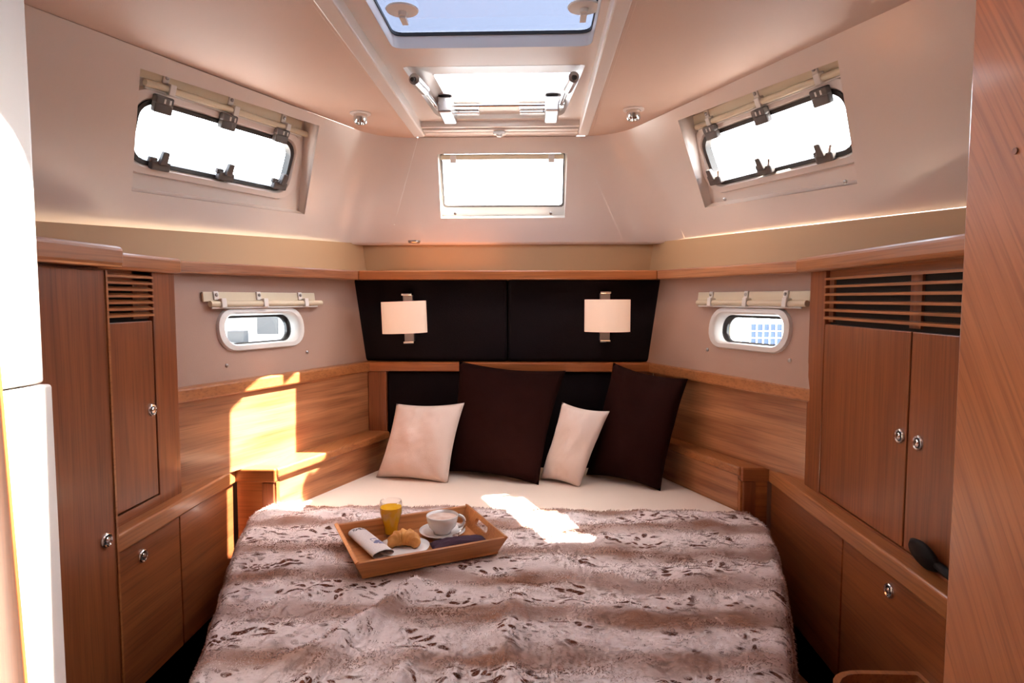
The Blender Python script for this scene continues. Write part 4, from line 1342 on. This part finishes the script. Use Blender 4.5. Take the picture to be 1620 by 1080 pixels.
# cup and saucer
f = onz(-0.2475, 1.670)
t = thing('saucer', f.o, 'white saucer under the cappuccino cup', 'saucer')
bm = B(); lathe(bm, [(0, 0.004), (0.022, 0.004), (0.024, 0.0), (0.034, 0.0), (0.052, 0.008), (0.0625, 0.013), (0.0625, 0.015), (0.050, 0.011), (0.032, 0.006), (0, 0.006)], f, seg=40); mk('dish', bm, M_CERAM, t, smooth=True)
f = onz(-0.2475, 1.670, 0.0065)
t = thing('coffee_cup', f.o, 'white cup of cappuccino on its saucer', 'cup')
bm = B(); lathe(bm, [(0, 0.003), (0.020, 0.003), (0.021, 0.0), (0.024, 0.0), (0.025, 0.006), (0.036, 0.018), (0.0415, 0.034), (0.0435, 0.048), (0.0420, 0.049), (0.0395, 0.036), (0.034, 0.021), (0.020, 0.008), (0, 0.007)], f, seg=44); mk('bowl', bm, M_CERAM, t, smooth=True)
M_FOAM = mottled('cappuccino_foam', (0.85, 0.78, 0.72), (0.42, 0.17, 0.09), scale=38, rough=0.8)
bm = B(); lathe(bm, [(0, 0.043), (0.02, 0.0425), (0.0405, 0.041)], f, seg=40); mk('foam', bm, M_FOAM, t, smooth=True)
hp = []
hd = Vector((0.90, 0.12, 0)).normalized()
for k in range(13):
    a = R(-78 + 156 * k / 12)
    hp.append(f.o + hd * (0.0385 + 0.0215 * math.cos(a)) + Vector((0, 0, 0.030 + 0.0165 * math.sin(a))))
bm = B(); tube(bm, hp, 0.0042, 10); mk('handle', bm, M_CERAM, t, smooth=True)
# teaspoon
f = onz(-0.196, 1.672, 0.014)
bm = B(); tube(bm, [(-0.1865, 1.685, TZ + 0.020), (-0.1925, 1.660, TZ + 0.0185), (-0.2015, 1.630, TZ + 0.0175)], [0.0022, 0.0018, 0.0016], 8)
fs = Fr((-0.2045, 1.621, TZ + 0.0165), (0.28, 0.96, 0), (-0.96, 0.28, 0), (0, 0, 1))
lathe(bm, [(0, -0.002), (0.006, -0.001), (0.0085, 0.002), (0.006, 0.001), (0, 0.0)], fs, seg=16, su=1.5)
mk('teaspoon', bm, M_CHROME, smooth=True, label='small chrome teaspoon on the edge of the saucer', cat='spoon')

# plate with croissant
f = onz(-0.332, 1.564)
bm = B(); lathe(bm, [(0, 0.003), (0.034, 0.003), (0.036, 0.0), (0.046, 0.0), (0.066, 0.008), (0.0665, 0.010), (0.046, 0.005), (0, 0.005)], f, seg=44)
mk('side_plate', bm, M_CERAM, smooth=True, label='small white plate under the croissant', cat='plate')
M_CROIS = mottled('croissant_crust', (0.78, 0.40, 0.10), (0.40, 0.12, 0.02), scale=34, rough=0.55, bump=0.8, bscale=120)
bm = B()
rows = []
NS = 44
for i in range(NS + 1):
    t_ = i / NS
    a = R(190 - 200 * t_)
    cpos = Vector((-0.332 + 0.030 * math.cos(a), 1.560 + 0.020 * math.sin(a), TZ + 0.006))
    taper = math.sin(math.pi * min(1, max(0, 0.06 + 0.88 * t_))) ** 0.75
    step = 1 - 0.16 * abs(((t_ * 7) % 1) - 0.15)
    rad = 0.0235 * taper * step
    d = Vector((math.sin(a), -math.cos(a), 0))
    side_ = Vector((math.cos(a), math.sin(a), 0))
    row = []
    for k in range(18):
        b_ = 2 * math.pi * k / 18
        wob = 1 + 0.06 * math.sin(b_ * 3 + i * 0.9)
        row.append(bm.verts.new(cpos + side_ * rad * 1.05 * wob * math.cos(b_) + Vector((0, 0, rad * 0.9 + rad * 0.9 * wob * math.sin(b_)))))
    rows.append(row)
for a, b_ in zip(rows, rows[1:]):
    for k in range(18):
        bm.faces.new((a[k], a[(k + 1) % 18], b_[(k + 1) % 18], b_[k]))
bm.faces.new(rows[0][::-1]); bm.faces.new(rows[-1])
mk('croissant', bm, M_CROIS, smooth=True, label='golden flaky croissant on the small plate', cat='croissant')

# napkin, folded and draped toward the right end
M_NAP = mottled('aubergine_cloth', (0.028, 0.006, 0.022), (0.042, 0.010, 0.032), scale=20, rough=0.85, bump=0.4, bscale=400)
f = Fr((-0.192, 1.603, TZ), (0.93, 0.37, 0), (-0.37, 0.93, 0), (0, 0, 1))
bm = B()
for base_h in (0.0,):
    P, Q = [], []
    for j in range(9):
        r1, r2 = [], []
        for i in range(25):
            a = -0.074 + 0.148 * i / 24
            b_ = (-0.026 + 0.052 * j / 8) * (1.0 - 0.35 * (i / 24)) + 0.006 * math.sin(i / 24 * 3)
            h = 0.006 + 0.008 * math.sin(i / 24 * math.pi) + 0.003 * math.sin(j * 1.9 + i * 0.45)
            edge = min(1, min(j, 8 - j) / 1.5, min(i, 24 - i) / 2)
            r1.append(f.p(a, b_, 0.002 + h * (0.35 + 0.65 * edge)))
            r2.append(f.p(a, b_, 0.001))
        P.append(r1); Q.append(r2)
    grid(bm, P); grid(bm, Q)
    rim = lambda M: [M[0][i] for i in range(25)] + [M[j][24] for j in range(1, 9)] + [M[8][i] for i in range(23, -1, -1)] + [M[j][0] for j in range(7, 0, -1)]
    a_, b2 = rim(P), rim(Q)
    grid(bm, [a_ + a_[:1], b2 + b2[:1]])
mk('napkin', bm, M_NAP, smooth=True, label='folded dark purple napkin at the right end of the tray', cat='napkin')

# rolled newspaper
M_NEWS = base('newsprint', (0.74, 0.68, 0.66), 0.85)
nb_ = M_NEWS.node_tree.nodes['Principled BSDF']
tcn = N(M_NEWS, 'ShaderNodeTexCoord')
NV = Vector((0.60, -0.80, 0)).normalized()          # along the roll, toward the front
NU = Vector((0.80, 0.60, 0))


def dotn(vec):
    d = N(M_NEWS, 'ShaderNodeVectorMath', operation='DOT_PRODUCT'); d.inputs[1].default_value = vec
    lk(M_NEWS, tcn.outputs['Object'], d.inputs[0]); return d.outputs['Value']


ca_, cu_ = dotn(NV), dotn(NU)
lines = mth(M_NEWS, 'GREATER_THAN', mth(M_NEWS, 'SINE', mth(M_NEWS, 'MULTIPLY', ca_, 2 * math.pi / 0.0036)), 0.25)
nn_ = N(M_NEWS, 'ShaderNodeTexNoise'); nn_.inputs['Scale'].default_value = 420; lk(M_NEWS, tcn.outputs['Object'], nn_.inputs['Vector'])
ltx = mth(M_NEWS, 'MULTIPLY', lines, mth(M_NEWS, 'MULTIPLY', mth(M_NEWS, 'GREATER_THAN', nn_.outputs[0], 0.5), 0.22))
hn = N(M_NEWS, 'ShaderNodeTexNoise'); hn.inputs['Scale'].default_value = 190; lk(M_NEWS, tcn.outputs['Object'], hn.inputs['Vector'])


def window(v, lo, hi):
    return mth(M_NEWS, 'MULTIPLY', mth(M_NEWS, 'GREATER_THAN', v, lo), mth(M_NEWS, 'LESS_THAN', v, hi))


head = mth(M_NEWS, 'MULTIPLY', mth(M_NEWS, 'MULTIPLY', window(ca_, -0.080, -0.066), window(cu_, -0.016, 0.020)), mth(M_NEWS, 'GREATER_THAN', hn.outputs[0], 0.48))
picn = N(M_NEWS, 'ShaderNodeTexNoise'); picn.inputs['Scale'].default_value = 70; lk(M_NEWS, tcn.outputs['Object'], picn.inputs['Vector'])
pic = mth(M_NEWS, 'MULTIPLY', mth(M_NEWS, 'MULTIPLY', window(ca_, 0.006, 0.046), window(cu_, -0.002, 0.03)), mth(M_NEWS, 'GREATER_THAN', picn.outputs[0], 0.42))
m1 = N(M_NEWS, 'ShaderNodeMix', data_type='RGBA'); m1.inputs[6].default_value = (0.74, 0.68, 0.67, 1); m1.inputs[7].default_value = (0.10, 0.09, 0.10, 1)
lk(M_NEWS, mth(M_NEWS, 'MAXIMUM', ltx, head), m1.inputs[0])
m2 = N(M_NEWS, 'ShaderNodeMix', data_type='RGBA'); m2.inputs[7].default_value = (0.16, 0.17, 0.30, 1)
lk(M_NEWS, m1.outputs[2], m2.inputs[6]); lk(M_NEWS, pic, m2.inputs[0])
lk(M_NEWS, m2.outputs[2], nb_.inputs['Base Color'])
A0, A1 = Vector((-0.481, 1.652, TZ)), Vector((-0.369, 1.503, TZ))
NV2 = (A1 - A0).normalized(); NU2 = Vector((-NV2.y, NV2.x, 0))
bm = B()
prof = []
for k in range(40):                         # loose flattened spiral of paper
    a = R(-60 + 560 * k / 39)
    rr_ = 1.0 - 0.10 * k / 39
    prof.append((0.0255 * rr_ * math.cos(a), 0.0130 + 0.0122 * rr_ * math.sin(a)))
P = []
for i in range(15):
    t_ = i / 14
    c = A0.lerp(A1, t_)
    k_ = 1.0 - 0.12 * t_
    P.append([c + NU2 * (a * (1.0 + 0.12 * t_)) + Vector((0, 0, b_ * k_ + 0.001)) for a, b_ in prof])
grid(bm, P)
mk('newspaper', bm, M_NEWS, smooth=True, label='rolled newspaper along the left end of the tray', cat='newspaper')

# hair brush leaning on the right locker ledge
f = Fr((0.760, 1.228, -0.498), (0, -1, 0), (-0.35, 0, 0.94), (-0.94, 0, -0.35))
hbz = thing('hairbrush', (0.755, 1.228, -0.53), 'black paddle hairbrush lying on the right locker rail', 'hairbrush')
bm = B(); lathe(bm, [(0, -0.006), (0.026, -0.006), (0.031, 0.0), (0.026, 0.007), (0, 0.009)], f, seg=28, su=1.45, sv=1.0); mk('paddle', bm, M_JET, hbz, smooth=True)
bm = B(); tube(bm, [f.p(0.040, -0.004, 0), f.p(0.075, -0.010, 0), f.p(0.115, -0.014, 0), f.p(0.155, -0.016, 0)], [0.008, 0.0085, 0.0095, 0.008], 12); mk('handle', bm, M_JET, hbz, smooth=True)

# ================================================================ OUTSIDE THE PORTHOLES
M_SEA = mottled('harbour_water', (0.20, 0.26, 0.30), (0.28, 0.33, 0.36), scale=0.6, rough=0.15, bump=0.4, bscale=4)
bm = B(); box(bm, -150, 150, -80, 240, -2.3, -1.9)
mk('sea', bm, M_SEA, label='bright harbour water outside the portholes', cat='water', kind='structure')
M_HOUSE = mottled('white_render', (0.80, 0.80, 0.80), (0.74, 0.74, 0.74), scale=2, rough=0.8)
M_SLATE = mottled('slate_grey_paint', (0.016, 0.018, 0.022), (0.022, 0.024, 0.028), scale=6, rough=0.6)
M_BLUE = mottled('blue_shade_glass', (0.015, 0.03, 0.08), (0.03, 0.05, 0.11), scale=3, rough=0.3)
M_QUAY = mottled('quay_stone', (0.46, 0.45, 0.43), (0.36, 0.35, 0.33), scale=3, rough=0.9)
bm = B(); box(bm, -22, -4.2, 9.0, 30, -1.95, -1.2)
mk('quay', bm, M_QUAY, label='stone quay beyond the left porthole', cat='quay', kind='structure')
hs2 = thing('harbour_building', (-8, 18, -1.2), 'white harbour building seen through the left porthole', 'building')
bm = B(); box(bm, -11.5, -4.6, 17.2, 20, -1.2, 2.4); mk('wall', bm, M_HOUSE, hs2)
bm = B(); box(bm, -11.8, -4.3, 16.9, 20.3, 2.4, 2.6); mk('roof', bm, M_SLATE, hs2)
bm = B(); box(bm, -7.62, -7.05, 17.12, 17.22, -0.98, -0.40); mk('shutter', bm, M_SLATE, hs2)
bm = B(); box(bm, -6.78, -6.62, 17.08, 17.22, -1.1, 0.25); mk('down_pipe', bm, M_QUAY, hs2)
bm = B(); box(bm, -8.35, -7.9, 16.9, 17.2, -1.2, -0.88); mk('storage_box', bm, M_SLATE, hs2)
sb = thing('moored_boat', (2.7, 16.0, -1.9), 'white moored boat seen through the right porthole', 'boat')
bm = B()
hull_rows = []
for i in range(13):
    t_ = i / 12
    wd_ = 1.3 * math.sin(math.pi * min(1, 0.12 + 0.75 * t_)) ** 0.7 + 0.05
    x = 0.4 + 4.6 * t_
    hull_rows.append([(x, 16 - wd_, -0.55 + 0.10 * abs(t_ - .4)), (x, 16 - wd_ * 0.75, -1.5), (x, 16 + wd_ * 0.75, -1.5), (x, 16 + wd_, -0.55 + 0.10 * abs(t_ - .4))])
grid(bm, hull_rows)
grid(bm, [[r_[0], r_[3]] for r_ in hull_rows])
mk('hull', bm, M_HOUSE, sb, auto=40)
bm = B(); box(bm, 1.2, 3.9, 15.3, 16.7, -0.55, 0.05); mk('coachroof', bm, M_HOUSE, sb, bevel=0.1)
for k in range(4):
    bm = B(); box(bm, 1.4 + k * 0.62, 1.85 + k * 0.62, 15.27, 15.31, -0.36, -0.14); mk('saloon_window', bm, M_BLUE, sb, bevel=0.03)
gh = thing('glazed_shed', (12.0, 26, -1.9), 'dark glazed dockside shed seen through the right porthole', 'building')
bm = B(); box(bm, 8.75, 14.0, 26, 29, -1.9, -1.0); mk('wall', bm, M_BLUE, gh)
for k in range(14):
    bm = B(); box(bm, 8.75 + k * 0.26, 8.80 + k * 0.26, 25.94, 26.0, -1.9, -1.0); mk('mullion', bm, M_HOUSE, gh)
for z in (-1.62, -1.34, -1.04):
    bm = B(); box(bm, 8.75, 14.0, 25.93, 26.0, z, z + 0.05); mk('glazing_bar', bm, M_HOUSE, gh)

# ---- unseen panel above the deck, added to keep sun off the big hatch
M_BLOCKER = mottled('sun_blocker_sheet', (0.01, 0.014, 0.05), (0.015, 0.02, 0.07), scale=12, rough=0.15)
sp_ = thing('sun_blocker', (0.525, 1.41, 0.75), 'unseen dark sheet on a pole, added to shade the large hatch from the sun', 'sun blocker')
bm = B(); box(bm, 0.24, 0.81, 1.11, 1.71, 1.640, 1.655); mk('blocking_sheet', bm, M_BLOCKER, sp_)
for b0 in ((0.22, 0.24, 1.09, 1.73), (0.81, 0.83, 1.09, 1.73), (0.24, 0.81, 1.09, 1.11), (0.24, 0.81, 1.71, 1.73)):
    bm = B(); box(bm, *b0, 1.630, 1.660); mk('frame_bar', bm, M_STEEL, sp_)
bm = B(); tube(bm, [(0.60, 1.41, 0.72), (0.60, 1.41, 1.64)], 0.016, 12); mk('pole', bm, M_STEEL, sp_, auto=40)
